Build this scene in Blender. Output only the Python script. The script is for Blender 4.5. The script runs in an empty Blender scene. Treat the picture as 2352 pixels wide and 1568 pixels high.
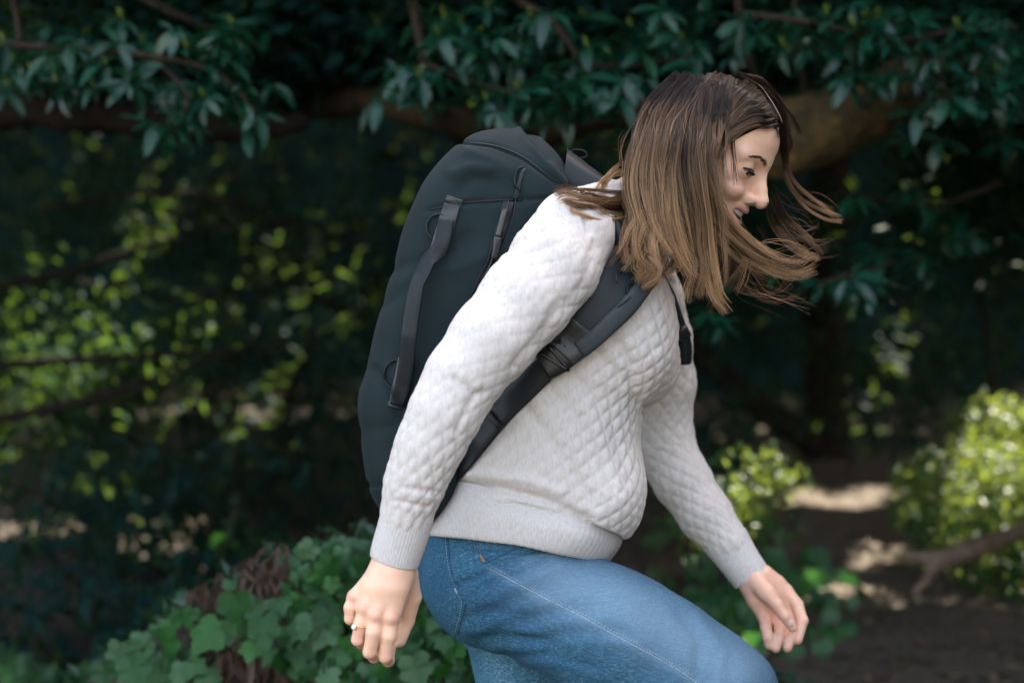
import bpy, math, random
import numpy as np
from mathutils import Vector, Matrix
from mathutils.bvhtree import BVHTree

# ------------------------------------------------------------------ camera, sky, sun, exposure
scene = bpy.context.scene
COL = scene.collection
FPX, CX, CY, D0, CAMZ = 3267.0, 1176.0, 784.0, 1.95, 1.15
cam_d = bpy.data.cameras.new('camera'); cam = bpy.data.objects.new('camera', cam_d); COL.objects.link(cam)
cam.location = (0, -D0, CAMZ); cam.rotation_euler = (math.radians(90), 0, 0)
cam_d.lens = 50.0; cam_d.sensor_width = 36.0; cam_d.clip_start = 0.05; cam_d.clip_end = 400
cam_d.dof.use_dof = True; cam_d.dof.focus_distance = 1.83; cam_d.dof.aperture_fstop = 2.4
scene.camera = cam

SUN_EL, SUN_AZ = math.radians(52), math.radians(40)          # azimuth clockwise from +Y: the sun stands behind the trees
SUND = np.array([math.sin(SUN_AZ)*math.cos(SUN_EL), math.cos(SUN_AZ)*math.cos(SUN_EL), math.sin(SUN_EL)])
world = bpy.data.worlds.new('World'); scene.world = world; world.use_nodes = True
wn = world.node_tree; wn.nodes.clear()
wo = wn.nodes.new('ShaderNodeOutputWorld'); wb = wn.nodes.new('ShaderNodeBackground')
sk = wn.nodes.new('ShaderNodeTexSky'); sk.sky_type = 'NISHITA'; sk.sun_disc = False
sk.sun_elevation = SUN_EL; sk.sun_rotation = SUN_AZ; sk.air_density = 1.0; sk.dust_density = 3.0; sk.ozone_density = 1.0
tint = wn.nodes.new('ShaderNodeMix'); tint.data_type = 'RGBA'; tint.blend_type = 'MULTIPLY'; tint.inputs[0].default_value = 1.0
tint.inputs[7].default_value = (1.24, 1.0, 0.80, 1)          # camera white balance set for open shade
wn.links.new(sk.outputs[0], tint.inputs[6]); wn.links.new(tint.outputs[2], wb.inputs[0]); wn.links.new(wb.outputs[0], wo.inputs[0])
wb.inputs[1].default_value = 0.15
sun_d = bpy.data.lights.new('sun', 'SUN'); sun = bpy.data.objects.new('sun', sun_d); COL.objects.link(sun)
sun_d.energy = 4.0; sun_d.angle = math.radians(0.5); sun_d.color = (1.0, 0.90, 0.72)
sun.rotation_euler = Vector(SUND).to_track_quat('Z', 'Y').to_euler()
scene.view_settings.view_transform = 'Standard'; scene.view_settings.look = 'None'
scene.view_settings.gamma = 1.0; scene.view_settings.use_curve_mapping = False
scene.view_settings.exposure = 3.0
scene.cycles.use_denoising = True
scene.cycles.max_bounces = 6; scene.cycles.diffuse_bounces = 3; scene.cycles.glossy_bounces = 2
scene.cycles.transmission_bounces = 3; scene.cycles.sample_clamp_indirect = 4.0

rng = np.random.default_rng(7); random.seed(7)

def P(px, py, d=0.0):
    D = D0 + d
    return np.array([(px-CX)*D/FPX, d, CAMZ+(CY-py)*D/FPX])
def RP(r, d=0.0): return r*(D0+d)/FPX
def toP(p):
    p = np.atleast_2d(p); D = p[:, 1]+D0
    return np.stack([CX+p[:, 0]*FPX/D, CY-(p[:, 2]-CAMZ)*FPX/D], 1)

# ------------------------------------------------------------------ materials
def mat(name):
    m = bpy.data.materials.new(name); m.use_nodes = True; nt = m.node_tree; nt.nodes.clear()
    o = nt.nodes.new('ShaderNodeOutputMaterial'); b = nt.nodes.new('ShaderNodeBsdfPrincipled')
    nt.links.new(b.outputs[0], o.inputs[0]); return m, nt, b, o
def N(nt, t, **kw):
    n = nt.nodes.new(t)
    for k, v in kw.items(): setattr(n, k, v)
    return n
def ramp(nt, fac, stops):
    r = N(nt, 'ShaderNodeValToRGB'); e = r.color_ramp.elements
    while len(e) < len(stops): e.new(0.5)
    for i, (p, c) in enumerate(stops): e[i].position = p; e[i].color = (*c, 1)
    nt.links.new(fac, r.inputs[0]); return r.outputs[0]
def noise(nt, scale, detail=3, rough=0.55, vec=None, stretch=None):
    n = N(nt, 'ShaderNodeTexNoise'); n.inputs['Scale'].default_value = scale
    n.inputs['Detail'].default_value = detail; n.inputs['Roughness'].default_value = rough
    if vec is None: vec = N(nt, 'ShaderNodeTexCoord').outputs['Object']
    if stretch:
        mp = N(nt, 'ShaderNodeMapping'); mp.inputs['Rotation'].default_value = stretch[1]; mp.inputs['Scale'].default_value = stretch[0]
        nt.links.new(vec, mp.inputs[0]); vec = mp.outputs[0]
    nt.links.new(vec, n.inputs['Vector']); return n.outputs[0]
def bump(nt, b, h, strength, dist):
    bm = N(nt, 'ShaderNodeBump'); bm.inputs['Strength'].default_value = strength; bm.inputs['Distance'].default_value = dist
    nt.links.new(h, bm.inputs['Height']); nt.links.new(bm.outputs[0], b.inputs['Normal'])
def mixc(nt, fac, a, b, mode='MIX'):
    m = N(nt, 'ShaderNodeMix', data_type='RGBA', blend_type=mode)
    for s, v in ((0, fac), (6, a), (7, b)):
        if hasattr(v, 'is_output'): nt.links.new(v, m.inputs[s])
        else: m.inputs[s].default_value = v if s == 0 else (*v, 1)
    return m.outputs[2]
def simple(name, col, rough=0.6, spec=0.5, metal=0.0, nscale=None, var=0.25, bmp=None, sheen=0):
    m, nt, b, o = mat(name)
    b.inputs['Roughness'].default_value = rough; b.inputs['Specular IOR Level'].default_value = spec; b.inputs['Metallic'].default_value = metal
    if nscale:
        f = noise(nt, nscale, 4)
        c = ramp(nt, f, [(0.25, tuple(x*(1-var) for x in col)), (0.75, tuple(min(1, x*(1+var)) for x in col))])
        nt.links.new(c, b.inputs['Base Color'])
        if bmp: bump(nt, b, f, bmp[0], bmp[1])
    else: b.inputs['Base Color'].default_value = (*col, 1)
    if sheen: b.inputs['Sheen Weight'].default_value = sheen
    return m
def leaf_mat(name, cols, trans, tcol, rough=0.35, island=False, spec=0.5):
    m, nt, b, o = mat(name)
    if island: rnd = N(nt, 'ShaderNodeNewGeometry').outputs['Random Per Island']
    else: rnd = N(nt, 'ShaderNodeObjectInfo').outputs['Random']
    c = ramp(nt, rnd, [(i/(max(1, len(cols)-1)), q) for i, q in enumerate(cols)])
    f = noise(nt, 60, 3)
    c = mixc(nt, f, c, tuple(min(1, x*1.5) for x in cols[0]))
    nt.links.new(c, b.inputs['Base Color']); b.inputs['Roughness'].default_value = rough; b.inputs['Specular IOR Level'].default_value = spec
    bump(nt, b, noise(nt, 220, 2), 0.25, 0.002)
    t = N(nt, 'ShaderNodeBsdfTranslucent'); t.inputs[0].default_value = (*tcol, 1)
    mx = N(nt, 'ShaderNodeMixShader'); mx.inputs[0].default_value = trans
    nt.links.new(b.outputs[0], mx.inputs[1]); nt.links.new(t.outputs[0], mx.inputs[2]); nt.links.new(mx.outputs[0], o.inputs[0])
    return m
M = {}
def build_materials():
    # knit: heather grey-white jersey
    m, nt, b, o = mat('heather_knit')
    n1 = noise(nt, 330, 3, 0.6, stretch=((1.0, 1.0, 0.30), (0, 0.25, 0))); n2 = noise(nt, 1400, 2); n3 = noise(nt, 12, 2)
    c = ramp(nt, n1, [(0.30, (0.52, 0.475, 0.445)), (0.48, (0.62, 0.578, 0.55)), (0.7, (0.665, 0.628, 0.60))])
    c = mixc(nt, 0.22, c, ramp(nt, n2, [(0.3, (0.5, 0.48, 0.47)), (0.7, (0.8, 0.78, 0.77))]))
    nt.links.new(c, b.inputs['Base Color']); b.inputs['Roughness'].default_value = 0.92; b.inputs['Specular IOR Level'].default_value = 0.15
    b.inputs['Sheen Weight'].default_value = 0.15; bump(nt, b, n2, 0.25, 0.001); M['knit'] = m
    m, nt, b, o = mat('heather_rib')
    n1 = noise(nt, 600, 3, 0.6, stretch=((1.0, 1.0, 0.22), (0, 0.2, 0)))
    c = ramp(nt, n1, [(0.3, (0.49, 0.465, 0.455)), (0.6, (0.62, 0.595, 0.58))])
    nt.links.new(c, b.inputs['Base Color']); b.inputs['Roughness'].default_value = 0.92; b.inputs['Specular IOR Level'].default_value = 0.15
    bump(nt, b, n1, 0.15, 0.001); M['rib'] = m
    # denim
    m, nt, b, o = mat('denim')
    a = noise(nt, 420, 4, 0.7, stretch=((0.35, 1, 1.0), (0, -0.56, 0))); c2 = noise(nt, 1500, 2, 0.7); w = noise(nt, 5, 2)
    f = N(nt, 'ShaderNodeMath', operation='MULTIPLY_ADD'); nt.links.new(a, f.inputs[0]); f.inputs[1].default_value = 0.62
    g = N(nt, 'ShaderNodeMath', operation='MULTIPLY'); nt.links.new(w, g.inputs[0]); g.inputs[1].default_value = 0.40; nt.links.new(g.outputs[0], f.inputs[2])
    c = ramp(nt, f.outputs[0], [(0.36, (0.001, 0.022, 0.058)), (0.47, (0.006, 0.062, 0.132)), (0.57, (0.036, 0.142, 0.228)), (0.70, (0.26, 0.39, 0.47))])
    att = N(nt, 'ShaderNodeAttribute', attribute_name='wear')
    c = mixc(nt, att.outputs['Fac'], c, mixc(nt, 0.55, c, (0.34, 0.48, 0.60)))
    c = mixc(nt, 0.25, c, ramp(nt, c2, [(0.35, (0.008, 0.045, 0.11)), (0.65, (0.20, 0.33, 0.45))]))
    nt.links.new(c, b.inputs['Base Color']); b.inputs['Roughness'].default_value = 0.9; b.inputs['Specular IOR Level'].default_value = 0.08
    bump(nt, b, a, 0.35, 0.001); M['denim'] = m
    M['denim_pale'] = simple('faded_denim_edge', (0.26, 0.38, 0.48), 0.85, 0.2, nscale=500, var=0.5)
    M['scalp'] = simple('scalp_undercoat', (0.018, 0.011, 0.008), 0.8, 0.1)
    M['part_skin'] = simple('parting_skin', (0.34, 0.23, 0.18), 0.6)
    M['stitch'] = simple('pale_thread', (0.30, 0.38, 0.45), 0.8)
    M['stitch_or'] = simple('copper_thread', (0.45, 0.16, 0.07), 0.8)
    # skin
    m, nt, b, o = mat('skin')
    att = N(nt, 'ShaderNodeAttribute', attribute_name='tone'); f = noise(nt, 90, 4)
    c = mixc(nt, 0.14, att.outputs['Color'], ramp(nt, f, [(0.3, (0.48, 0.22, 0.15)), (0.7, (0.80, 0.56, 0.44))]))
    nt.links.new(c, b.inputs['Base Color']); b.inputs['Roughness'].default_value = 0.42; b.inputs['Specular IOR Level'].default_value = 0.45
    b.inputs['Subsurface Weight'].default_value = 0.25; b.inputs['Subsurface Radius'].default_value = (0.010, 0.004, 0.002); b.inputs['Subsurface Scale'].default_value = 0.6
    bump(nt, b, noise(nt, 700, 2), 0.12, 0.0006); M['skin'] = m
    m, nt, b, o = mat('hair')
    att = N(nt, 'ShaderNodeAttribute', attribute_name='tone'); nt.links.new(att.outputs['Color'], b.inputs['Base Color'])
    b.inputs['Roughness'].default_value = 0.36; b.inputs['Specular IOR Level'].default_value = 0.35; M['hair'] = m
    M['brow'] = simple('brow_hair', (0.060, 0.034, 0.022), 0.6)
    M['lash'] = simple('lash', (0.008, 0.006, 0.006), 0.5)
    M['tooth'] = simple('tooth', (0.80, 0.77, 0.70), 0.2)
    m, nt, b, o = mat('eye')
    att = N(nt, 'ShaderNodeAttribute', attribute_name='tone'); nt.links.new(att.outputs['Color'], b.inputs['Base Color'])
    b.inputs['Roughness'].default_value = 0.08; M['eye'] = m
    M['gold'] = simple('gold', (0.85, 0.58, 0.28), 0.22, metal=1.0)
    M['stone'] = simple('clear_stone', (0.9, 0.92, 0.95), 0.05, spec=1.0)
    # backpack
    m, nt, b, o = mat('pack_fabric')
    w1 = N(nt, 'ShaderNodeTexWave'); w1.inputs['Scale'].default_value = 420; w1.bands_direction = 'Z'
    nt.links.new(N(nt, 'ShaderNodeTexCoord').outputs['Object'], w1.inputs['Vector'])
    f = noise(nt, 900, 3); f2 = noise(nt, 14, 4)
    c = ramp(nt, f2, [(0.3, (0.006, 0.0155, 0.018)), (0.7, (0.009, 0.021, 0.024))])
    c = mixc(nt, 0.3, c, ramp(nt, f, [(0.3, (0.005, 0.011, 0.015)), (0.7, (0.026, 0.038, 0.046))]))
    nt.links.new(c, b.inputs['Base Color']); b.inputs['Roughness'].default_value = 0.7; b.inputs['Specular IOR Level'].default_value = 0.14
    b.inputs['Sheen Weight'].default_value = 0.03; bump(nt, b, f, 0.2, 0.0008); M['pack'] = m
    M['pack_dark'] = simple('pack_dark_fabric', (0.007, 0.013, 0.018), 0.55, 0.4, nscale=800, var=0.5, bmp=(0.2, 0.0006))
    M['web'] = simple('webbing', (0.006, 0.010, 0.014), 0.45, 0.3, nscale=700, var=0.5, bmp=(0.3, 0.0008))
    M['web_grey'] = simple('grey_webbing', (0.035, 0.045, 0.052), 0.6, 0.4, nscale=1100, var=0.7, bmp=(0.4, 0.001))
    M['leather'] = simple('leather_patch', (0.022, 0.026, 0.030), 0.42, 0.5, nscale=120, var=0.5, bmp=(0.3, 0.001))
    M['pull'] = simple('gunmetal', (0.06, 0.062, 0.065), 0.35, metal=1.0)
    M['metal'] = simple('dark_metal', (0.30, 0.30, 0.30), 0.3, metal=1.0)
    M['black_plastic'] = simple('black_plastic', (0.012, 0.014, 0.016), 0.3)
    M['mesh_blue'] = simple('strap_mesh_lining', (0.007, 0.017, 0.024), 0.8, nscale=1600, var=0.7, bmp=(0.5, 0.001))
    # vegetation and ground
    M['leaf'] = leaf_mat('evergreen_leaf', [(0.002, 0.024, 0.014), (0.005, 0.055, 0.029), (0.014, 0.090, 0.052), (0.003, 0.034, 0.022), (0.016, 0.085, 0.032)], 0.12, (0.03, 0.18, 0.05), 0.28)
    M['leaf_r'] = leaf_mat('evergreen_leaf_clusters', [(0.002, 0.022, 0.013), (0.005, 0.050, 0.026), (0.014, 0.085, 0.048), (0.003, 0.032, 0.020), (0.016, 0.080, 0.030)], 0.12, (0.03, 0.18, 0.05), 0.28, True)
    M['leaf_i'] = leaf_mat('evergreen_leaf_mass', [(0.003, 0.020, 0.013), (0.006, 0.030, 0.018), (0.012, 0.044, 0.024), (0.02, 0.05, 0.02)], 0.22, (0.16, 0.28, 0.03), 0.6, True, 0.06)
    M['leaf_dark'] = leaf_mat('shade_leaf_mass', [(0.003, 0.016, 0.017), (0.004, 0.023, 0.021), (0.006, 0.030, 0.024), (0.007, 0.021, 0.016)], 0.22, (0.12, 0.20, 0.03), 0.6, True, 0.06)  # darker, bluer leaf colours with the wood's shade put in
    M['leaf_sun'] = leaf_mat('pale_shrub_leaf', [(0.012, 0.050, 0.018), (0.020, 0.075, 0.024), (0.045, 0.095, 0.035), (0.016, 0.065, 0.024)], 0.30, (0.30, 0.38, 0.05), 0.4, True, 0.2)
    M['bud'] = leaf_mat('new_shoot', [(0.09, 0.15, 0.02), (0.16, 0.20, 0.03)], 0.3, (0.4, 0.45, 0.06), 0.5)
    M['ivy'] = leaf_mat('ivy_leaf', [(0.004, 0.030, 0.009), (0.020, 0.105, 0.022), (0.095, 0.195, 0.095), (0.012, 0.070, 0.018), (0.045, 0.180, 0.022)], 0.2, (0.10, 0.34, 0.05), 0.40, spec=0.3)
    M['ivy_i'] = leaf_mat('ivy_leaf_mass', [(0.004, 0.022, 0.012), (0.010, 0.045, 0.020), (0.02, 0.06, 0.03), (0.006, 0.035, 0.014)], 0.2, (0.10, 0.32, 0.05), 0.45, True)  # ivy leaf copy darkened to put shade between the upper leaves
    M['litter'] = leaf_mat('fallen_leaf', [(0.06, 0.042, 0.028), (0.20, 0.14, 0.09), (0.03, 0.022, 0.016), (0.12, 0.08, 0.05), (0.02, 0.06, 0.02)], 0.1, (0.2, 0.1, 0.05), 0.7, True)
    M['dry'] = leaf_mat('dry_leaf', [(0.035, 0.022, 0.014), (0.095, 0.058, 0.038), (0.025, 0.016, 0.011)], 0.15, (0.2, 0.1, 0.05), 0.7, True)
    m, nt, b, o = mat('mossy_bark')
    f = noise(nt, 16, 6, 0.75); f2 = noise(nt, 5, 3); f3 = noise(nt, 40, 4, stretch=((0.3, 1, 1), (0, 0, 0)))
    c = ramp(nt, f, [(0.36, (0.014, 0.010, 0.006)), (0.48, (0.11, 0.066, 0.020)), (0.64, (0.32, 0.20, 0.05))])
    c = mixc(nt, f2, c, (0.045, 0.038, 0.018))
    nt.links.new(c, b.inputs['Base Color']); b.inputs['Roughness'].default_value = 0.9; bump(nt, b, f3, 0.9, 0.02); M['moss'] = m
    M['bark'] = simple('dark_bark', (0.014, 0.010, 0.008), 0.9, 0.2, nscale=40, var=0.6, bmp=(0.8, 0.01))
    M['dim_bark'] = simple('dim_mossy_bark', (0.026, 0.019, 0.010), 0.9, 0.15, nscale=18, var=0.7, bmp=(0.9, 0.015))  # dimmer copy of the mossy bark; weaker light put into the colour
    M['twig'] = simple('twig_bark', (0.028, 0.018, 0.012), 0.85, 0.2, nscale=60, var=0.4)
    m, nt, b, o = mat('soil')
    f = noise(nt, 7, 6, 0.7); f2 = noise(nt, 45, 4, 0.7)
    c = ramp(nt, f, [(0.3, (0.010, 0.008, 0.007)), (0.55, (0.028, 0.021, 0.016)), (0.75, (0.06, 0.045, 0.033))])
    c = mixc(nt, 0.5, c, ramp(nt, f2, [(0.35, (0.014, 0.012, 0.010)), (0.7, (0.12, 0.09, 0.065))]))
    nt.links.new(c, b.inputs['Base Color']); b.inputs['Roughness'].default_value = 0.95; bump(nt, b, f2, 0.9, 0.03); M['soil'] = m
    m, nt, b, o = mat('dirt_path')
    f = noise(nt, 9, 6, 0.7); f2 = noise(nt, 60, 4, 0.7)
    c = ramp(nt, f, [(0.3, (0.030, 0.022, 0.017)), (0.7, (0.09, 0.066, 0.048))])
    c = mixc(nt, 0.4, c, ramp(nt, f2, [(0.3, (0.03, 0.024, 0.02)), (0.7, (0.20, 0.15, 0.11))]))
    nt.links.new(c, b.inputs['Base Color']); b.inputs['Roughness'].default_value = 0.95; bump(nt, b, f2, 0.8, 0.03); M['path'] = m
    M['hill'] = simple('wooded_slope', (0.004, 0.018, 0.017), 0.95, 0.05, nscale=3, var=0.6)
    M['wood'] = simple('weathered_wood', (0.14, 0.095, 0.07), 0.85, 0.2, nscale=25, var=0.5, bmp=(0.8, 0.01))
    M['shoe'] = simple('dark_shoe', (0.03, 0.028, 0.026), 0.6); M['sole'] = simple('shoe_sole', (0.4, 0.38, 0.35), 0.7)
build_materials()

# ------------------------------------------------------------------ object helpers
def tag(o, label=None, cat=None, group=None, kind=None):
    if label: o['label'] = label
    if cat: o['category'] = cat
    if group: o['group'] = group
    if kind: o['kind'] = kind
    return o
def empty(name, loc=(0, 0, 0)):
    o = bpy.data.objects.new(name, None); COL.objects.link(o); o.location = loc; o.empty_display_size = 0.1; return o
def mesh_data(name, V, F, m=None, smooth=True, col=None, attr='tone', fac=None):
    me = bpy.data.meshes.new(name)
    V = np.ascontiguousarray(V, dtype=np.float32)
    if isinstance(F, np.ndarray):
        k = F.shape[1]; nf = len(F)
        me.vertices.add(len(V)); me.vertices.foreach_set('co', V.ravel())
        me.loops.add(nf*k); me.loops.foreach_set('vertex_index', F.astype(np.int32).ravel())
        me.polygons.add(nf); me.polygons.foreach_set('loop_start', np.arange(0, nf*k, k, dtype=np.int32))
        me.update(calc_edges=True); me.validate()
    else:
        me.from_pydata([tuple(map(float, v)) for v in V], [], [tuple(map(int, f)) for f in F]); me.update()
    if smooth: me.polygons.foreach_set('use_smooth', np.ones(len(me.polygons), dtype=bool))
    if col is not None:
        a = me.color_attributes.new(attr, 'FLOAT_COLOR', 'POINT')
        c = np.ones((len(V), 4), dtype=np.float32); c[:, :3] = col; a.data.foreach_set('color', c.ravel())
    if fac is not None:
        a = me.attributes.new('wear', 'FLOAT', 'POINT'); a.data.foreach_set('value', np.asarray(fac, dtype=np.float32))
    if m is not None: me.materials.append(m)
    return me
def link(name, me, parent=None, world_parent=True):
    o = bpy.data.objects.new(name, me); COL.objects.link(o)
    if parent is not None:
        o.parent = parent
        o.matrix_parent_inverse = PINV.get(parent.name, Matrix.Identity(4))
    return o
PINV = {}
def root(name, loc):
    """Empty at a thing's base; the parts' meshes stay in world coordinates."""
    o = empty(name, loc); PINV[o.name] = Matrix.Translation(Vector(loc)).inverted(); return o
def part(name, V, F, m, parent, **kw): return link(name, mesh_data(name, V, F, m, **kw), parent)
def joinVF(L):
    Vs, Fs, n = [], [], 0
    for V, F in L: Vs.append(V); Fs.append(np.asarray(F)+n); n += len(V)
    return np.concatenate(Vs), np.concatenate(Fs)
def catmull(pts, n):
    p = np.asarray(pts, float); q = np.vstack([2*p[0]-p[1], p, 2*p[-1]-p[-2]]); m = len(p)-1
    t = np.linspace(0, m, n); i = np.minimum(t.astype(int), m-1); u = (t-i)[:, None]
    a, b, c, d = q[i], q[i+1], q[i+2], q[i+3]
    return 0.5*(2*b+(c-a)*u+(2*a-5*b+4*c-d)*u**2+(3*b-a-3*c+d)*u**3)
def nrm(v): return v/np.maximum(np.linalg.norm(v, axis=-1, keepdims=True), 1e-9)
def tube(pts, rad, k=8, cap=True, seed=None):
    """Tube of k sides along pts with radius per point, parallel-transport frame."""
    p = np.asarray(pts, float); n = len(p); r = np.broadcast_to(np.asarray(rad, float), (n,))
    t = nrm(np.gradient(p, axis=0)); up = np.array([0.3, 0.2, 1.0]); up = up if abs(np.dot(nrm(up), t[0])) < 0.9 else np.array([1.0, 0, 0])
    u = nrm(np.cross(t[0], up)); V = []
    a = np.linspace(0, 2*math.pi, k, endpoint=False)
    for i in range(n):
        u = nrm(u-np.dot(u, t[i])*t[i]); w = np.cross(t[i], u); V.append(p[i]+r[i]*(np.cos(a)[:, None]*u+np.sin(a)[:, None]*w))
    V = np.concatenate(V); F = []
    i, j = np.meshgrid(np.arange(n-1), np.arange(k), indexing='ij'); j2 = (j+1) % k
    F = np.stack([i*k+j, i*k+j2, (i+1)*k+j2, (i+1)*k+j], -1).reshape(-1, 4)
    if cap:
        V = np.vstack([V, p[:1], p[-1:]]); c0, c1 = n*k, n*k+1; j = np.arange(k); j2 = (j+1) % k
        F = np.vstack([F, np.stack([j2, j, np.full(k, c0), np.full(k, c0)], 1), np.stack([(n-1)*k+j, (n-1)*k+j2, np.full(k, c1), np.full(k, c1)], 1)])
    return V, F
def quads_ok(V, F):
    """Faces as python lists with repeated corners removed."""
    return V, [list(dict.fromkeys(map(int, f))) for f in F]
def tpart(name, pts, rad, m, parent, k=8):
    V, F = quads_ok(*tube(pts, rad, k)); return part(name, V, F, m, parent)
def ribbon(pts, nor, width, thick=0.0025):
    """Flat strap: box section along pts, lying against normals nor."""
    p = np.asarray(pts, float); n = len(p); nor = nrm(np.asarray(nor, float)); t = nrm(np.gradient(p, axis=0))
    s = nrm(np.cross(t, nor)); w = np.broadcast_to(np.asarray(width, float), (n,))[:, None]/2; h = thick
    prof = [(-1, 0), (-1, .75), (-.92, 1), (-.45, 1.04), (0, 1.08), (.45, 1.04), (.92, 1), (1, .75), (1, 0)]; k = len(prof)
    V = np.stack([p+s*w*a+nor*h*b for a, b in prof], 1).reshape(-1, 3)
    i, j = np.meshgrid(np.arange(n-1), np.arange(k), indexing='ij'); j2 = (j+1) % k
    F = [list(f) for f in np.stack([i*k+j, i*k+j2, (i+1)*k+j2, (i+1)*k+j], -1).reshape(-1, 4)]
    F += [list(range(k))[::-1], [(n-1)*k+q for q in range(k)]]
    return V, F
def vnoise(p, scale, seed=0):
    """Cheap smooth value noise in -1..1."""
    q = np.asarray(p)*scale+100.0; i = np.floor(q).astype(np.int64); f = q-i; f = f*f*(3-2*f); out = 0
    def h(a): 
        n = (a[..., 0]*73856093) ^ (a[..., 1]*19349663) ^ (a[..., 2]*83492791) ^ (seed*2654435761)
        n = (n ^ (n >> 13))*1274126177 & 0x7fffffff; return (n % 65536)/32768.0-1
    for dx in (0, 1):
        for dy in (0, 1):
            for dz in (0, 1):
                w = (f[..., 0] if dx else 1-f[..., 0])*(f[..., 1] if dy else 1-f[..., 1])*(f[..., 2] if dz else 1-f[..., 2])
                out = out+w*h(i+np.array([dx, dy, dz]))
    return out
def vnormals(V, F):
    F = np.asarray(F); fn = np.cross(V[F[:, 2]]-V[F[:, 0]], V[F[:, 3]]-V[F[:, 1]]); n = np.zeros_like(V)
    for c in range(4):
        for a in range(3): n[:, a] += np.bincount(F[:, c], fn[:, a], len(V))
    return nrm(n)

# ------------------------------------------------------------------ implicit modelling
def rc(p, a, b, ra, rb, sy=1.0):
    a = np.asarray(a, float); b = np.asarray(b, float); ab = b-a; pa = p-a
    h = np.clip(pa@ab/max(ab@ab, 1e-12), 0, 1); q = pa-h[..., None]*ab
    if sy != 1.0: q = q*np.array([1, sy, 1])
    return np.sqrt((q*q).sum(-1))-(ra+(rb-ra)*h)
def ell(p, c, r, R=None):
    q = p-np.asarray(c, float)
    if R is not None: q = q@R.T
    r = np.asarray(r, float); k0 = np.sqrt(((q/r)**2).sum(-1)); k1 = np.sqrt(((q/(r*r))**2).sum(-1))
    return k0*(k0-1)/np.maximum(k1, 1e-9)
def smin(a, b, k): h = np.clip(0.5+0.5*(b-a)/k, 0, 1); return b*(1-h)+a*h-k*h*(1-h)
def smax(a, b, k): return -smin(-a, -b, k)
def surfnet(f, lo, hi, h, B=8, pad=1.6):
    lo = np.asarray(lo, float); nb = np.ceil((np.asarray(hi)-lo)/(h*B)).astype(int); n = nb*B+1
    ci = np.stack(np.meshgrid(*[np.arange(k) for k in nb], indexing='ij'), -1).reshape(-1, 3)
    dc = np.concatenate([f(lo+(c+0.5)*B*h) for c in np.array_split(ci, max(1, len(ci)//60000+1))])
    Vv = np.ones(n, np.float32)
    for c, s in zip(ci[dc < 0], dc[dc < 0]): Vv[c[0]*B:c[0]*B+B+1, c[1]*B:c[1]*B+B+1, c[2]*B:c[2]*B+B+1] = -1
    for c in ci[dc >= 0]: Vv[c[0]*B:c[0]*B+B+1, c[1]*B:c[1]*B+B+1, c[2]*B:c[2]*B+B+1] = 1
    act = ci[np.abs(dc) < B*h*0.87*pad]
    loc = np.stack(np.meshgrid(*[np.arange(B+1)]*3, indexing='ij'), -1).reshape(-1, 3)
    for ch in np.array_split(act, max(1, len(act)//150+1)):
        if len(ch) == 0: continue
        g = ch[:, None, :]*B+loc[None]; d = f(lo+g.reshape(-1, 3)*h).astype(np.float32)
        gi = g.reshape(-1, 3); Vv[gi[:, 0], gi[:, 1], gi[:, 2]] = d
    S = Vv < 0; cnt = np.zeros(n-1, np.int8); cor = [(a, b, c) for a in (0, 1) for b in (0, 1) for c in (0, 1)]
    sl = lambda a, b, c: (slice(a, n[0]-1+a), slice(b, n[1]-1+b), slice(c, n[2]-1+c))
    for c in cor: cnt += S[sl(*c)]
    cell = np.argwhere((cnt > 0) & (cnt < 8)); idx = np.full(n-1, -1, np.int32); idx[tuple(cell.T)] = np.arange(len(cell))
    val = np.stack([Vv[cell[:, 0]+a, cell[:, 1]+b, cell[:, 2]+c] for a, b, c in cor], 1)
    acc = np.zeros((len(cell), 3)); num = np.zeros(len(cell)); C = np.array(cor, float)
    for i in range(8):
        for j in range(i+1, 8):
            if np.abs(C[i]-C[j]).sum() != 1: continue
            x = (val[:, i] < 0) != (val[:, j] < 0); t = np.where(x, val[:, i]/np.where(x, val[:, i]-val[:, j], 1), 0)
            acc += np.where(x[:, None], C[i]+t[:, None]*(C[j]-C[i]), 0); num += x
    V = lo+(cell+acc/np.maximum(num, 1)[:, None])*h; F = []
    for ax in range(3):
        s0 = [slice(None)]*3; s1 = [slice(None)]*3; s0[ax] = slice(0, -1); s1[ax] = slice(1, None)
        e = np.argwhere(S[tuple(s0)] != S[tuple(s1)]); b1, b2 = (ax+1) % 3, (ax+2) % 3
        e = e[(e[:, b1] > 0) & (e[:, b2] > 0) & (e[:, b1] < n[b1]-1) & (e[:, b2] < n[b2]-1)]
        o1 = np.zeros(3, int); o1[b1] = 1; o2 = np.zeros(3, int); o2[b2] = 1
        q = np.stack([idx[tuple(x.T)] for x in (e-o1-o2, e-o2, e, e-o1)], 1); flip = ~S[tuple(e.T)]
        q[flip] = q[flip][:, ::-1]; F.append(q)
    F = np.concatenate(F); F = F[(F >= 0).all(1)]
    return V, F
def chain(p, pts, k=0.01, sy=1.0):
    """Round-cone chain; pts are (px, py, d, radius_px)."""
    d = None
    for a, b in zip(pts[:-1], pts[1:]):
        e = rc(p, P(*a[:3]), P(*b[:3]), RP(a[3], a[2]), RP(b[3], b[2]), sy)
        d = e if d is None else smin(d, e, k)
    return d
def bvh_of(V, F): return BVHTree.FromPolygons([tuple(v) for v in V], [tuple(map(int, f)) for f in F])
CAMP = Vector((0, -D0, CAMZ))
def cast(bvh, px, py, off=0.0):
    dr = Vector(((px-CX)/FPX, 1.0, (CY-py)/FPX)).normalized()
    l, n, i, t = bvh.ray_cast(CAMP, dr, 60)
    if l is None: return None, None
    if n.dot(dr) > 0: n = -n
    return np.array(l+n*off), np.array(n)
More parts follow.
